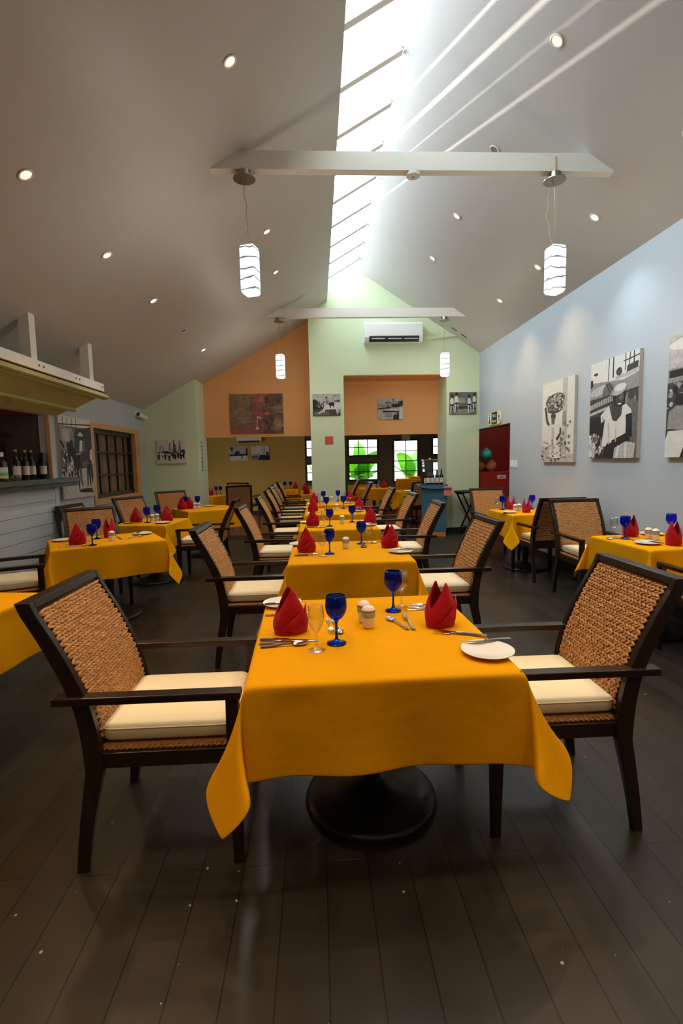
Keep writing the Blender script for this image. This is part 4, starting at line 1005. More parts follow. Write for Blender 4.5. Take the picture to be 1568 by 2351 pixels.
# restroom sign
t = thing('restroom_sign', 'yellow edged oval restroom sign reading Rest Rooms above the doorway', 'sign', (XR, 8.93, 2.17))
def ov(cx, w_, h_, n=24): return [(cx+w_*math.cos(2*PI*k/n), h_*math.sin(2*PI*k/n)) for k in range(n)]
bm = B()
for cx in (-.22, .22): prism(bm, ov(cx, .14, .125), 'x', -.012, -.001)
prism(bm, [(-.22, -.12), (.22, -.12), (.22, .12), (-.22, .12)], 'x', -.0125, -.001); obj('backing', bm, 'sign_yellow', t)
bm = B()
for cx in (-.24, .24): prism(bm, ov(cx, .085, .10), 'x', -.016, -.011)
obj('white_oval', bm, 'sign_white', t)
bm = B(); prism(bm, [(-.13, -.105), (.13, -.105), (.13, .105), (-.13, .105)], 'x', -.0165, -.011); obj('navy_field', bm, 'sign_navy', t)
bm = B(); prism(bm, [(.20, -.08), (.28, -.08), (.25, .02), (.265, .03), (.24, .05), (.215, .03), (.23, .02)], 'x', -.018, -.015); prism(bm, ov(.24, .016, .018, 12), 'x', -.018, -.015)
for v in bm.verts:
    if len(v.link_faces) and v.co.z <= .019 and abs(v.co.y-.24) < .0165 and v.co.z > -.019: v.co.z += .068
obj('woman_figure', bm, 'sign_navy', t)
bm = B(); prism(bm, [(-.25, -.08), (-.23, -.08), (-.222, .0), (-.20, .01), (-.22, .04), (-.26, .04), (-.28, .01), (-.258, 0)], 'x', -.018, -.015)
c0 = len(bm.verts); prism(bm, [(a, b+.062) for a, b in ov(-.24, .015, .016, 12)], 'x', -.018, -.015); obj('man_figure', bm, 'sign_navy', t)
text_mesh('lettering', 'Rest', .085, 'sign_white', t, (-.017, 0, .045), (R(90), 0, R(-90)))
text_mesh('lettering', 'Rooms', .072, 'sign_white', t, (-.017, 0, -.05), (R(90), 0, R(-90)))
t = thing('exit_sign', 'small pale sign with red letters over the far garden door', 'sign', (2.55, YW, 2.07))
bm = B(); bx(bm, -.12, .12, -.03, -.008, -.045, .09); obj('panel', bm, 'exit_face', t, bevel=.006)
text_mesh('lettering', 'EXIT', .085, 'sign_red', t, (0, -.032, 0), (R(90), 0, 0))
t = thing('small_notice', 'small white notice on the red ledge inside the restroom doorway', 'notice', (3.68, 9.86, 1.085))
bm = B(); bx(bm, -.085, .085, -.006, 0, -.035, .035); obj('card', bm, 'plastic_white', t)
bm = B(); bx(bm, -.03, .03, -.008, -.006, .006, .016); bx(bm, -.07, .07, -.008, -.006, -.018, -.008); obj('printed_lines', bm, 'ink_1', t)
bm = B(); bx(bm, .17, .33, YE-.004, YE, 1.785, 1.94); tag(obj('red_tile', bm, 'tile_red'), 'small square red tile on the green pillar', 'tile')
t = thing('vertical_ornament', 'thin vertical ornament of dark scrolls on the return of the green corner wall', 'ornament', (-2.27, 10.12, 1.62))
bm = B()
for k in range(7): tube(bm, [(.004, .05*math.cos(a*.7+k), -.24+.07*k+.03*math.sin(a*.7+k)) for a in range(7)], .006, 5)
obj('scrolls', bm, 'art_brown', t)
bm = B(); bx(bm, 0, .006, -.1, .1, .25, .262); bx(bm, 0, .006, -.1, .1, -.30, -.288); obj('end_bar', bm, 'art_brown', t)
# pots in the restroom niche
for i, (x, r_, l) in enumerate(((3.33, .13, 'left terracotta pot on the red ledge in the restroom doorway'), (3.58, .12, 'right terracotta pot on the red ledge in the restroom doorway'))):
    bm = B(); lathe(bm, [(0, 0), (r_*.5, 0), (r_, r_*.8), (r_*.85, r_*1.5), (r_*.4, r_*1.85), (r_*.45, r_*2.0), (r_*.35, r_*2.0), (r_*.3, r_*1.8)], 28)
    tag(obj('clay_pot', bm, 'terracotta', smooth=True, loc=(x, 10.2, 1.19)), l, 'pot', 'terracotta pots')
bm = B(); lathe(bm, [(0, 0), (.06, .01), (.115, .08), (.12, .13), (.08, .20), (.03, .225), (.035, .25), (.0, .25)], 28)
tag(obj('teal_jar', bm, 'teal_paint', smooth=True, loc=(3.44, 10.08, 1.42)), 'glossy teal jar resting between the terracotta pots', 'jar')
t = thing('smoke_detector', 'round white smoke detector under the nearest tie beam', 'detector', (.875, 4.47, 3.84))
bm = B(); lathe(bm, [(.058, .035), (.058, .005), (.05, 0), (0, 0)], 32); obj('body', bm, 'plastic_white', t, smooth=False)
bm = B(); lathe(bm, [(.012, -.002), (0, -.002)], 12); lathe(bm, [(.012, 0), (.012, -.002)], 12); obj('test_button', bm, 'ink_3', t)
bm = B(); tube(bm, [(2.085, 4.425, 3.99), (2.087, 4.42, 3.93), (2.085, 4.425, 3.88)], .004, 6); tag(obj('cable', bm, 'cork'), 'short bare cable running down the face of the nearest beam', 'cable')

# ================================================================ pendant lamps
def pendant(x, y, zb, label, rz, drift, cord):
    t = thing('pendant_lamp', label, 'lamp', (x, y, zb), 0, 'glass pendant lamps')
    cp = [bm for bm in ()]
    bm = B(); lathe(bm, [(0, 0), (.055, 0), (.055, -.055), (0, -.055)], 28); can = obj('ceiling_cup', bm, 'brushed_metal', t)
    bm = B(); lathe(bm, [(0, -.055), (.093, -.055), (.093, -.062), (0, -.062)], 36); obj('plate', bm, 'brushed_metal', can)
    z1 = -.60; z0 = -.99; sx = drift
    bm = B(); tube(bm, [(-.02+cord*math.sin(k/12*PI)*.9+.012*math.sin(k*1.7)*(.3 if cord == 0 else 1)+sx*k/12, 0, -.06+(z1+.06)*k/12) for k in range(13)], .0032, 6)
    obj('cord', bm, 'art_cream', t)
    bm = B(); tube(bm, [(.0, 0, -.06), (sx, 0, z1)], .0015, 5); obj('steel_wire', bm, 'brushed_metal', t)
    bm = B(); s = .062; ax = [(-s, -s), (s, -s), (s, s), (-s, s)]
    A = [bm.verts.new((a*.9, b*.9, z1)) for a, b in ax]; A2 = [bm.verts.new((a, b, z1-.02)) for a, b in ax]; B1 = [bm.verts.new((a, b, z0+.02)) for a, b in ax]; B2 = [bm.verts.new((a*.8, b*.8, z0)) for a, b in ax]
    for r1, r2 in ((A, A2), (A2, B1), (B1, B2)):
        for k in range(4): bm.faces.new((r1[k], r1[(k+1) % 4], r2[(k+1) % 4], r2[k]))
    bm.faces.new(A); bm.faces.new(B2)
    sh = obj('glass_shade', bm, 'lamp_shade_glass', t, loc=(sx, 0, 0)); sh.rotation_euler = (0, 0, R(rz))
    ld = bpy.data.lights.new('pendant_bulb', 'POINT'); ld.energy = 13; ld.color = (1, .93, .82); ld.shadow_soft_size = .09
    lo = bpy.data.objects.new('pendant_bulb', ld); C.objects.link(lo); lo.parent = t; lo.location = (sx, 0, z0-.12)
    return t
pendant(-.545, 4.47, 3.876, 'left glass pendant lamp on the nearest tie beam', -18, .02, .02)
pendant(2.10, 4.47, 3.876, 'right glass pendant lamp on the nearest tie beam, with kinked cord', 12, .02, -.055)
pendant(-.575, 8.76, 3.876, 'left glass pendant lamp on the farther tie beam', -14, .0, .01)
pendant(2.24, 8.76, 3.876, 'right glass pendant lamp on the farther tie beam', 5, .01, .01)

# ================================================================ recessed downlights
def downlight(x, y, side, kind, label, energy):
    if side == 'L': z = zl(x); n = Vector((TL, 0, -1)).normalized()
    else: z = zr(x); n = Vector((-TR_, 0, -1)).normalized()
    t = thing('downlight', label, 'light', (x, y, z), 0, 'recessed ceiling downlights')
    t.rotation_euler = n.to_track_quat('-Z', 'Y').to_euler()
    bm = B(); lathe(bm, [(.036, -.001), (.05, -.001), (.052, -.004), (.05, -.007), (.038, -.006), (.036, -.001)], 24); obj('trim_ring', bm, 'downlight_ring', t, smooth=True)
    bm = B(); lathe(bm, [(.029, -.0040), (0, -.0045)], 24); lathe(bm, [(.036, -.0035), (.029, -.0040)], 24, mi=1); obj('bulb', bm, None, t, mats={'w': ['bulb_warm', 'rim_warm'], 'c': ['bulb_cool', 'rim_cool'], 'o': ['bulb_off', 'bulb_off']}[kind])
    if kind != 'o' and energy:
        ld = bpy.data.lights.new('downlight_beam', 'SPOT'); ld.energy = energy; ld.color = (1, .68, .37) if kind == 'w' else (.8, .9, 1)
        ld.spot_size = R(98); ld.spot_blend = 1; ld.shadow_soft_size = .04
        lo = bpy.data.objects.new('downlight_beam', ld); C.objects.link(lo); lo.parent = t; lo.location = (0, 0, -.02)
        # gimballed lamp points straight down
        lo.rotation_euler = t.rotation_euler.to_quaternion().inverted().to_euler()
    return t
EN = 47
ordn = ['nearest', 'second nearest', 'third nearest', 'fourth nearest', 'fifth nearest', 'farthest']
for nm, side, x, ys in (('upper left', 'L', -.5, [(3.56, 'w'), (5.98, 'w'), (7.2, 'w')]), ('lower left', 'L', -1.81, [(3.49, 'w'), (4.74, 'w'), (6.01, 'c'), (7.31, 'o'), (8.53, 'w')]),
                        ('upper right', 'R', 1.785, [(3.81, 'w'), (5.07, 'o'), (6.38, 'w'), (7.66, 'w')]), ('lower right', 'R', 2.76, [(3.76, 'w'), (5.01, 'c'), (6.27, 'w'), (7.55, 'w')])):
    for i, (y, kd) in enumerate(ys):
        ds = {'w': 'warm lit', 'c': 'bluish white lit', 'o': 'unlit'}[kd]
        downlight(x, y, side, kd, '%s recessed downlight in the %s ceiling row, %s in view' % (ds, nm, ordn[i]), EN*(1.0 if y < 5 else 1.5))
for nm, x, side in (('upper left', -.5, 'L'), ('lower left', -1.81, 'L'), ('upper right', 1.785, 'R'), ('lower right', 2.76, 'R')):      # the rows run on above the camera; those behind it added as frontal fill
    for y, wh, en in ((2.35, 'just before the camera', 1.5), (1.1, 'above the camera', 1.8), (-.2, 'behind the camera', 2.0), (-1.4, 'well behind the camera', 1.5)): downlight(x, y, side, 'w', 'warm recessed downlight of the %s row %s, out of frame' % (nm, wh), EN*en)
# lamps of the far room
for i, (x, y) in enumerate(((-2.2, 12.0), (.2, 12.0), (2.2, 12.6))):
    t = thing('downlight', 'flush ceiling light of the far room, %s' % ('left', 'middle', 'right')[i], 'light', (x, y, 2.62), 0, 'far room ceiling lights')
    bm = B(); lathe(bm, [(.06, 0), (.08, 0), (.08, -.01), (.06, -.01)], 24); obj('trim_ring', bm, 'downlight_ring', t)
    bm = B(); lathe(bm, [(.06, -.006), (0, -.006)], 24); obj('bulb', bm, 'bulb_warm', t)
    ld = bpy.data.lights.new('downlight_beam', 'SPOT'); ld.energy = 48; ld.color = (1, .76, .48); ld.spot_size = R(140); ld.spot_blend = .8; ld.shadow_soft_size = .05
    lo = bpy.data.objects.new('downlight_beam', ld); C.objects.link(lo); lo.parent = t; lo.location = (0, 0, -.02)
ld = bpy.data.lights.new('corridor_fill', 'POINT'); ld.energy = 9; ld.color = (1, .75, .5); ld.shadow_soft_size = .05  # fill light without a fixture, added to brighten the dark niche
lo = bpy.data.objects.new('corridor_fill', ld); C.objects.link(lo); lo.location = (3.9, 9.2, 2.35)
ld = bpy.data.lights.new('bar_fill', 'POINT'); ld.energy = 7; ld.color = (1, .7, .5); ld.shadow_soft_size = .05  # unseen point light without a fixture, brightens the red bar wall
lo = bpy.data.objects.new('bar_fill', ld); C.objects.link(lo); lo.location = (-3.4, 4.0, 1.75)

# ================================================================ pictures
def ell(cx, cy, rx, ry, rot=0, n=20): return [(cx+rx*math.cos(a)*math.cos(rot)-ry*math.sin(a)*math.sin(rot), cy+rx*math.cos(a)*math.sin(rot)+ry*math.sin(a)*math.cos(rot)) for a in [2*PI*k/n for k in range(n)]]
def ln(x0, y0, x1, y1, w0, w1=None):
    w1 = w0 if w1 is None else w1; d_ = math.hypot(x1-x0, y1-y0) or 1; nx, ny = -(y1-y0)/d_, (x1-x0)/d_
    return [(x0+nx*w0, y0+ny*w0), (x0-nx*w0, y0-ny*w0), (x1-nx*w1, y1-ny*w1), (x1+nx*w1, y1+ny*w1)]
def specks(rnd, x0, x1, y0, y1, n, s, cols, asp=1):
    out = []
    for _ in range(n):
        cx, cy, r_ = rnd.uniform(x0, x1), rnd.uniform(y0, y1), s*rnd.uniform(.4, 1.3)
        out.append((rnd.choice(cols), [(cx+r_*rnd.uniform(.5, 1.3)*math.cos(a), cy+r_*asp*rnd.uniform(.5, 1.3)*math.sin(a)) for a in [2*PI*k/7 for k in range(7)]]))
    return out
def picture(label, loc, rz, w_, h_, base, shapes, dep=.035, mats=None, tilt=0):
    """canvas hung on a wall; local x across, -y towards the viewer, z up"""
    t = thing('canvas_print', label, 'picture', loc, rz)
    bm = B(); bx(bm, 0, w_, -dep, -.001, 0, h_); obj('stretched_canvas', bm, 'canvas_side', t)
    pal = mats or ['ink_%d' % i for i in range(6)]
    bm = B(); e = -dep-.0006
    f = bm.faces.new([bm.verts.new(p) for p in ((0, e, 0), (w_, e, 0), (w_, e, h_), (0, e, h_))]); f.material_index = base
    for k, (ci, poly) in enumerate(shapes):
        e = -dep-.0009-.00003*k
        pp = [(max(0, min(1, x)), max(0, min(1, y))) for x, y in poly]
        try:
            f = bm.faces.new([bm.verts.new((x*w_, e, y*h_)) for x, y in pp]); f.material_index = ci
        except Exception: pass
    me = bpy.data.meshes.new('printed_image'); bm.to_mesh(me); bm.free()
    for m_ in pal: me.materials.append(M[m_])
    o = bpy.data.objects.new('printed_image', me); C.objects.link(o); o.parent = t
    return t
rnd = random.Random(3)
RW = R(-90)  # on the right wall, viewed looking +x: local x runs towards the camera
# 1 water carrier with basket
sh = [(4, [(.0, .0), (1, 0), (1, .24), (0, .20)]), (4, [(.66, .18), (.80, .18), (.80, 1), (.66, 1)]), (5, [(.80, 0.1), (1, .1), (1, 1), (.80, 1)]), (3, [(.66, .45), (.78, .42), (.77, .62), (.67, .60)])]
sh += [(5, ell(.40, .83, .22, .06)), (2, ell(.42, .765, .31, .085, .05)), (3, ell(.42, .775, .22, .055, .05)), (1, ell(.42, .655, .24, .05, .0)), (2, ell(.44, .69, .27, .055))]
sh += specks(rnd, .16, .68, .64, .84, 150, .022, [0, 1, 4, 5, 1], .6)
sh += [(1, ln(.12, .70, .17, .53, .028)), (1, ln(.17, .53, .26, .46, .028, .02)), (1, ell(.38, .575, .075, .042)), (2, [(.32, .55), (.42, .55), (.42, .46), (.34, .46)]),
       (5, [(.24, .47), (.58, .47), (.62, .40), (.60, .26), (.64, .05), (.26, .05), (.32, .25), (.27, .38)]), (1, ln(.62, .42, .60, .34, .022)), (1, ln(.60, .34, .50, .27, .022, .03)), (4, [(.34, .44), (.44, .42), (.40, .1), (.34, .1)])]
sh += specks(rnd, .0, .9, .01, .28, 70, .03, [1, 2, 3, 5], .45) + specks(rnd, .5, .9, .1, .5, 18, .03, [2, 3], .5)
picture('cream toned canvas of a figure carrying a large basket overhead, leftmost on the right wall', (XR, 6.95, 1.39), RW, .87, 1.06, 5, sh)
# 2 seated person in cap
sh = [(5, [(0, .80), (1, .74), (1, 1), (0, 1)]), (1, [(0, .0), (1, 0), (1, .66), (0, .60)])]
sh += [(0, ln(.40, .78, .41, 1, .008)), (0, ln(.50, .8, .50, 1, .012)), (0, ln(.74, .84, .74, 1, .008)), (0, ln(.80, .8, .83, 1, .008)), (0, ln(.90, .85, .90, 1, .01)), (1, ln(.70, .93, 1, .95, .006)), (1, [(.76, .80), (.98, .82), (.98, .90), (.78, .88)]),
       (0, [(0, .74), (.06, .76), (.05, .83), (0, .83)]), (1, ell(.12, .88, .05, .015)), (1, ell(.62, .845, .06, .04)), (3, [(.48, .72), (1, .80), (1, .66), (.48, .64)]), (4, [(.55, .80), (1, .84), (1, .80), (.55, .77)])]
sh += [(3, ell(.22, .675, .26, .085, .12)), (4, ell(.20, .70, .20, .045, .12)), (2, ell(.40, .68, .12, .075, .2)), (1, ln(.0, .60, .50, .62, .02)), (1, ln(.40, .76, .58, .62, .012)), (0, ln(.36, .76, .50, .60, .008))]
sh += [(4, ln(0, .535, .50, .60, .028)), (4, ln(0, .465, .48, .52, .014)), (1, ln(0, .50, .5, .56, .012))]
for k in range(12): sh.append((1, ln(.04+.04*k, .51+.005*k, .045+.04*k, .57+.005*k, .006)))
sh += [(0, [(0, .22), (.36, .22), (.40, .44), (0, .43)]), (3, ell(.86, .56, .10, .075)), (2, [(.74, .0), (1, .0), (1, .52), (.80, .60)]), (1, ell(.88, .60, .07, .05))]
sh += specks(rnd, 0, .34, .02, .24, 75, .03, [3, 4, 5, 0, 2], .8) + specks(rnd, 0, .12, .02, .16, 12, .05, [4, 5], 1)
sh += [(5, [(.26, .44), (.44, .53), (.60, .48), (.78, .52), (.88, .46), (.90, .42), (.80, .40), (.78, .12), (.30, .12), (.36, .40), (.28, .36)]), (1, [(.44, .53), (.52, .38), (.60, .36), (.70, .42), (.72, .54), (.60, .50)]),
       (0, ell(.64, .595, .115, .095)), (1, ell(.66, .585, .085, .075)), (2, ell(.68, .60, .045, .035)), (0, ell(.645, .61, .016, .006)), (0, ell(.70, .612, .014, .006)), (2, ell(.675, .575, .014, .02)), (5, ell(.655, .53, .035, .008)), (4, ell(.63, .665, .15, .045, .12)), (5, ell(.66, .69, .12, .035, .05)), (3, ell(.50, .655, .05, .018, .5)),
       (0, ln(.84, .42, .86, .20, .055, .05)), (0, ln(.87, .20, .52, .13, .055, .045)), (0, [(.34, .0), (.56, .0), (.62, .14), (.44, .16), (.36, .10)]), (4, [(.56, .0), (.96, .0), (.98, .14), (.80, .16), (.58, .10)]), (5, ln(.62, .0, .66, .12, .02)), (5, ln(.80, .0, .80, .14, .018)),
       (4, ln(.46, .14, .44, .36, .014)), (4, ln(.60, .16, .60, .34, .01)), (3, ln(.30, .42, .34, .38, .01))]
picture('large canvas of a seated person in a cap and white shirt on the right wall', (XR, 5.72, 1.435), RW, .87, 1.06, 3, sh)
# 3 crowd, cut by the frame
sh = [(4, [(0, .74), (1, .70), (1, 1), (0, 1)]), (5, ell(.3, .92, .3, .05)), (1, [(0, .0), (1, 0), (1, .62), (0, .62)]), (0, [(.02, .66), (.3, .66), (.3, .72), (.02, .72)]), (4, [(.32, .5), (.9, .5), (.9, .70), (.32, .70)])]
for k in range(12): sh.append((2, ln(.34+.05*k, .5, .34+.05*k, .69, .008)))
sh += specks(rnd, 0, 1, .40, .62, 90, .035, [0, 4, 3, 1], .6)
sh += [(3, [(.02, .24), (.26, .22), (.34, .40), (.18, .44), (.04, .38)]), (0, ell(.20, .47, .08, .05)), (5, [(0, .0), (.22, 0), (.34, .22), (.04, .22), (0, .14)]), (0, [(.24, 0), (1, 0), (1, .36), (.38, .30)]), (5, [(.5, .1), (.7, .1), (.68, .3), (.52, .3)])]
sh += specks(rnd, .4, 1, .05, .4, 30, .05, [1, 4, 3], 1)
picture('canvas of a harbour crowd cut off by the right edge of the photo', (XR, 4.44, 1.435), RW, .87, 1.06, 3, sh)
# left wall: rider on a horse
sh = [(2, [(0, .2), (1, .2), (1, 1), (0, 1)]), (5, [(0, .88), (.9, .88), (1, .93), (1, 1), (0, 1)]), (3, [(.02, .60), (.45, .60), (.4, .86), (.02, .88)]), (4, [(.1, .70), (.30, .70), (.28, .84), (.10, .84)]), (0, [(0, .885), (1, .925), (1, .94), (0, .90)]),
      (1, [(.35, .5), (1, .5), (1, .9), (.5, .86)]), (4, [(0, .0), (1, 0), (1, .40), (.9, .44), (.0, .30)]), (0, ln(.02, .70, .12, .62, .02)), (5, [(.90, .42), (1, .42), (1, .62), (.92, .60)]), (4, [(.05, .25), (.4, .22), (.5, .44), (.05, .42)])]
for k in range(4): sh.append((0, ln(.12+.13*k, .88, .13+.13*k, .99, .007)))
sh += specks(rnd, .02, .42, .28, .56, 60, .035, [0, 1, 2, 5], .9)
sh += [(0, ell(.30, .62, .12, .06, .9)), (0, ell(.36, .56, .20, .07, -.6)), (1, ell(.66, .46, .26, .095)), (0, ell(.50, .45, .12, .10)), (2, ell(.74, .42, .13, .045, .1)), (0, ln(.46, .40, .50, .10, .035, .016)), (1, ln(.56, .36, .60, .14, .03, .015)),
       (0, ln(.84, .42, .88, .14, .04, .016)), (1, ln(.90, .45, .95, .18, .035, .016)), (1, ln(.80, .38, .78, .14, .03, .014)), (0, ln(.92, .48, .97, .24, .022)), (1, ln(.62, .60, .60, .36, .05, .03)), (5, [(.56, .58), (.68, .58), (.70, .72), (.60, .72)]), (2, [(.66, .56), (.78, .58), (.76, .72), (.68, .72)]),
       (1, ell(.63, .755, .045, .03)), (5, ell(.63, .785, .10, .012)), (5, ell(.63, .80, .05, .022)), (0, ln(.50, .08, .95, .06, .014)), (0, ell(.72, .09, .22, .018)), (4, ln(.44, .54, .62, .56, .008))]
picture('tall canvas of a white hatted rider on a dark horse, left wall', (XL, 6.50, 1.04), R(90), .90, 1.07, 2, sh)
# derricks
sh = [(5, [(0, .40), (1, .40), (1, 1), (0, 1)]), (5, [(0, 0), (1, 0), (1, .4), (0, .4)])]
for x, h_, w_ in ((.11, .74, .012), (.21, .78, .01), (.45, .86, .014), (.60, .96, .02), (.64, .80, .02), (.80, .93, .02)):
    sh += [(1, ln(x-.035, .46, x, h_, w_*.8, w_*.4)), (1, ln(x+.045, .46, x, h_, w_*.8, w_*.4)), (0, ell(x, h_-.02, w_*.9, .03)), (2, ln(x-.02, .58, x+.03, .58, .006))]
sh += [(1, ln(0, .46, 1, .46, .016)), (0, ell(.30, .48, .12, .04)), (1, ell(.92, .52, .07, .06))] + specks(rnd, 0, 1, .30, .44, 60, .03, [0, 1, 2], 1)
for x, y in ((.05, .2), (.28, .2), (.42, .15), (.57, .22), (.64, .2), (.74, .25), (.83, .2), (.93, .25)): sh += [(0, ell(x, y+.12, .035, .07)), (0, ln(x, y+.08, x+.02, y-.04, .025, .012)), (1, ln(x-.03, y+.06, x-.01, y-.02, .012))]
picture('canvas of oil derricks and a running crowd on the green corner wall', (-3.03, YE, 1.48), 0, .53, .45, 5, sh, .03)
# galloping horse
sh = [(4, [(0, .35), (1, .35), (1, 1), (0, 1)]), (1, [(0, .0), (1, 0), (1, .30), (0, .24)]), (0, [(0, .24), (.42, .28), (.40, .52), (.2, .66), (.1, .74), (0, .74)]), (2, [(.05, .02), (.6, .04), (.6, .2), (.05, .16)])]
sh += specks(rnd, .15, .45, .4, .65, 30, .035, [4, 1, 3], 1)
sh += [(5, ell(.68, .42, .28, .14, .12)), (5, ell(.92, .48, .12, .12)), (5, [(.42, .44), (.52, .36), (.40, .20), (.22, .08), (.20, .14), (.36, .26)]), (5, ln(.38, .30, .42, .14, .02)), (5, ln(.92, .40, .95, .14, .04, .018)), (5, ln(.84, .36, .90, .06, .03, .02)), (0, ell(.68, .52, .11, .09)), (0, ln(.62, .5, .64, .34, .016)), (0, ln(.74, .5, .76, .38, .016)),
       (3, [(.46, .50), (.56, .50), (.58, .74), (.48, .74)]), (0, ell(.50, .82, .035, .05)), (1, ln(.48, .66, .58, .56, .012)), (1, ell(.90, .66, .12, .05)), (2, ell(.80, .9, .07, .02, .5))] + specks(rnd, .7, 1, .62, .8, 14, .03, [4, 1, 3], .6)
picture('canvas of a rider on a galloping white horse on the green pillar', (-.05, YE, 2.335), 0, .53, .415, 4, sh, .03)
# four children
sh = [(1, [(0, .2), (1, .14), (1, .34), (.4, .36), (0, .4)]), (3, [(.3, .5), (.6, .5), (.6, .75), (.3, .75)]), (3, [(.2, .02), (.6, .02), (1, .08), (1, .2), (.4, .22)])]
def kid(x, y, s, sit=False): return [(5, ell(x, y, .07*s, .17*s)), (0, ell(x+.01, y+.25*s, .05*s, .07*s)), (0, [(x-.06*s, y-.22*s), (x+.07*s, y-.20*s), (x+.06*s, y-.12*s), (x-.06*s, y-.14*s)]), (5, ln(x-.03*s, y-.2*s, x-.04*s, y-.58*s, .022, .014)), (4, ln(x+.05*s, y-.2*s, x+.10*s, y-.55*s, .024, .014)), (4, ln(x+.06*s, y+.08*s, x+.10*s, y-.15*s, .014))]
sh += kid(.09, .58, 1) + kid(.25, .66, 1.05) + kid(.73, .58, .9) + kid(.92, .66, .9)
sh += [(0, [(.30, .26), (.52, .26), (.52, .30), (.30, .30)])] + specks(rnd, .05, .95, .05, .3, 20, .04, [2, 3], .5)
picture('canvas of four children in white shirts on the green pier', (2.60, YE, 2.325), 0, .53, .42, 2, sh, .03)
# harbour
sh = [(4, [(0, .6), (1, .6), (1, 1), (0, 1)]), (4, [(0, 0), (1, 0), (1, .42), (0, .42)]), (3, [(0, .55), (.3, .55), (.3, .74), (0, .74)]), (2, [(.28, .56), (.56, .56), (.56, .80), (.28, .80)]), (1, ell(.42, .815, .14, .015)), (2, [(.58, .6), (.64, .6), (.635, .96), (.60, .96)]), (0, ell(.61, .93, .02, .05)),
      (0, [(.50, .56), (.76, .56), (1, .62), (1, .88), (.86, .86), (.76, .74), (.52, .7)])]
for k in range(5): sh.append((5, ln(.31+.055*k, .60, .31+.055*k, .78, .008)))
sh += [(0, ln(.0, .50, .5, .54, .03)), (0, [(.32, .52), (.5, .52), (.48, .62), (.34, .60)]), (5, ln(.26, .475, .78, .455, .022)), (0, ln(.20, .38, .82, .36, .05, .03)), (0, [(.60, .0), (.84, .0), (.84, .38), (.62, .18)]), (3, ln(.66, .24, .78, .26, .02)), (5, [(.86, .0), (1, 0), (1, .56), (.88, .56)]), (1, ell(.1, .07, .04, .02)), (3, [(.28, .1), (.58, .1), (.55, .3), (.3, .3)])]
sh += specks(rnd, .5, 1, .58, .85, 30, .03, [4, 0, 2], .6)
picture('small harbour canvas on the orange wall above the garden windows', (1.29, YH, 2.30), 0, .52, .435, 4, sh, .03)
# abstract
AP = ['abstract_paint', 'art_mauve', 'art_red', 'art_brown', 'art_pink', 'art_cream', 'art_gold']
sh = [(6, [(.02, .40), (.12, .45), (.40, .42), (.38, .9), (.2, .96), (.04, .88)]), (1, [(.40, .0), (.64, .0), (.66, .30), (.60, .55), (.64, .92), (.40, .92)]), (2, ell(.55, .88, .11, .08)), (2, ell(.62, .95, .08, .05)), (2, ell(.50, .93, .09, .05)), (3, [(.66, .60), (.98, .58), (.98, .99), (.76, .99), (.66, .92)]), (0, [(.62, .58), (.99, .60), (.99, .70), (.62, .66)]), (3, ell(.72, .36, .13, .12)), (3, [(.60, .0), (.99, 0), (.99, .5), (.70, .5)]), (2, ell(.70, .50, .06, .05)), (6, ell(.9, .2, .1, .06)),
      (0, [(.74, .08), (.96, .08), (.95, .44), (.86, .44)]), (1, [(.0, .02), (.42, .02), (.42, .14), (.0, .2)]), (4, ell(.53, .405, .045, .03)), (4, ln(.55, .385, .61, .38, .012)), (4, ln(.51, .38, .50, .16, .006)), (5, [(.46, .10), (.54, .10), (.505, .20)]), (5, ln(.14, .385, .38, .39, .006)), (6, ell(.26, .30, .14, .05))]
sh += [(rnd.choice([0, 0, 6]), [(x_, y_), (x_+.03, y_), (x_+.03, y_+.12), (x_, y_+.12)]) for x_, y_ in [(rnd.uniform(.02, .38), rnd.uniform(.1, .8)) for _ in range(16)]]
picture('large brown and rose abstract painting on the orange wall', (-1.74, YH, 2.06), R(0), 1.08, .80, 0, sh, .04, AP)
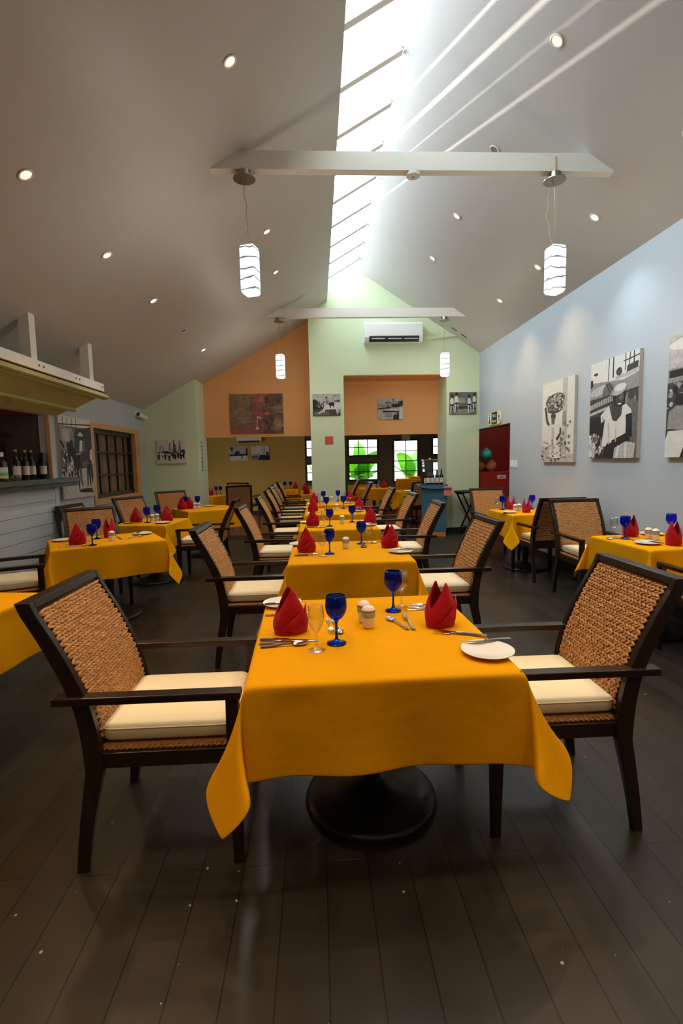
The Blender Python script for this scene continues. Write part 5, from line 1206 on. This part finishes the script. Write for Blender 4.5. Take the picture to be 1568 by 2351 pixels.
# two pictures on the olive wall
sh = [(4, [(0, .4), (1, .4), (1, 1), (0, 1)]), (0, ln(0, .38, 1, .42, .07)), (0, ell(.42, .52, .14, .12)), (0, ln(.12, .6, .12, .95, .03)), (1, ell(.12, .85, .1, .1)), (0, ln(.94, .4, .94, .85, .04)), (5, [(0, 0), (1, 0), (1, .28), (0, .3)]), (0, ln(.68, .12, .68, .42, .03)), (1, ln(.25, .7, .6, .6, .02))]
picture('canvas of a street scene on the olive wall, left of the pair', (-2.43, YW, 1.53), 0, .50, .40, 5, sh, .03)
sh = [(5, [(0, .4), (1, .4), (1, 1), (0, 1)]), (3, [(0, 0), (1, 0), (1, .35), (0, .35)]), (0, [(.38, .05), (1, .0), (1, .34), (.5, .38)]), (1, ln(0, .42, .5, .44, .02)), (0, ln(.66, .3, .66, .98, .012)), (0, ln(.74, .3, .74, .98, .01)), (1, ell(.9, .45, .08, .14)), (2, ell(.2, .25, .18, .08))]
picture('canvas of boats with masts on the olive wall, right of the pair', (-1.83, YW, 1.53), 0, .50, .40, 5, sh, .03)

# ================================================================ banana plants outside the far windows
def banana(x, y, label, leaves):
    t = thing('banana_plant', label, 'plant', (x, y, -.05), 0, 'banana plants outside the windows')
    bm = B(); tube(bm, [(0, 0, 0), (.02, 0, .5), (0, 0, 1.0)], [.09, .07, .05], 10); obj('trunk', bm, 'banana_leaf', t, smooth=True)
    for az, tilt, L, wd in leaves:
        bm = B(); n = 14; rows_ = []
        for k in range(n+1):
            s = k/n; ang = R(tilt)*(1-.2*s)-s*s*.9; 
            if k == 0: px, pz = 0, .95; 
            else: px += L/n*math.cos(ang); pz += L/n*math.sin(ang)
            ww = wd*math.sin(PI*min(1, .06+.94*s))**.55*(1 if s < .97 else .4)
            c_, s_ = math.cos(R(az)), math.sin(R(az)); row = []
            for q in (-1, -.5, 0, .5, 1):
                lx, ly, lz = px, q*ww, pz - abs(q)*ww*.25 + .0
                row.append(bm.verts.new((lx*c_-ly*s_, lx*s_+ly*c_, lz)))
            rows_.append(row)
        for a, b in zip(rows_, rows_[1:]):
            for q in range(4): bm.faces.new((a[q], a[q+1], b[q+1], b[q]))
        obj('leaf', bm, 'banana_leaf', t, smooth=True)
banana(1.35, 15.5, 'banana plant behind the far left lattice window', [(-100, 62, 1.25, .34), (-80, 30, .9, .3), (-60, 70, 1.3, .3), (180, 75, 1.5, .22), (15, 60, 1.4, .24), (-40, 35, 1.1, .22), (200, 40, 1.2, .22), (-90, 50, 1.0, .24), (90, 80, 1.6, .2), (-130, 25, .9, .24)])
banana(2.95, 15.8, 'banana plant behind the far garden door', [(-120, 66, 1.3, .26), (170, 70, 1.6, .15), (60, 65, 1.5, .18), (190, 45, 1.3, .13), (-30, 50, 1.2, .2), (-100, 60, 1.0, .18)])
banana(.0, 16.2, 'banana plant seen left of the green pillar', [(170, 70, 1.4, .2), (10, 60, 1.3, .2), (-60, 45, 1.1, .2)])
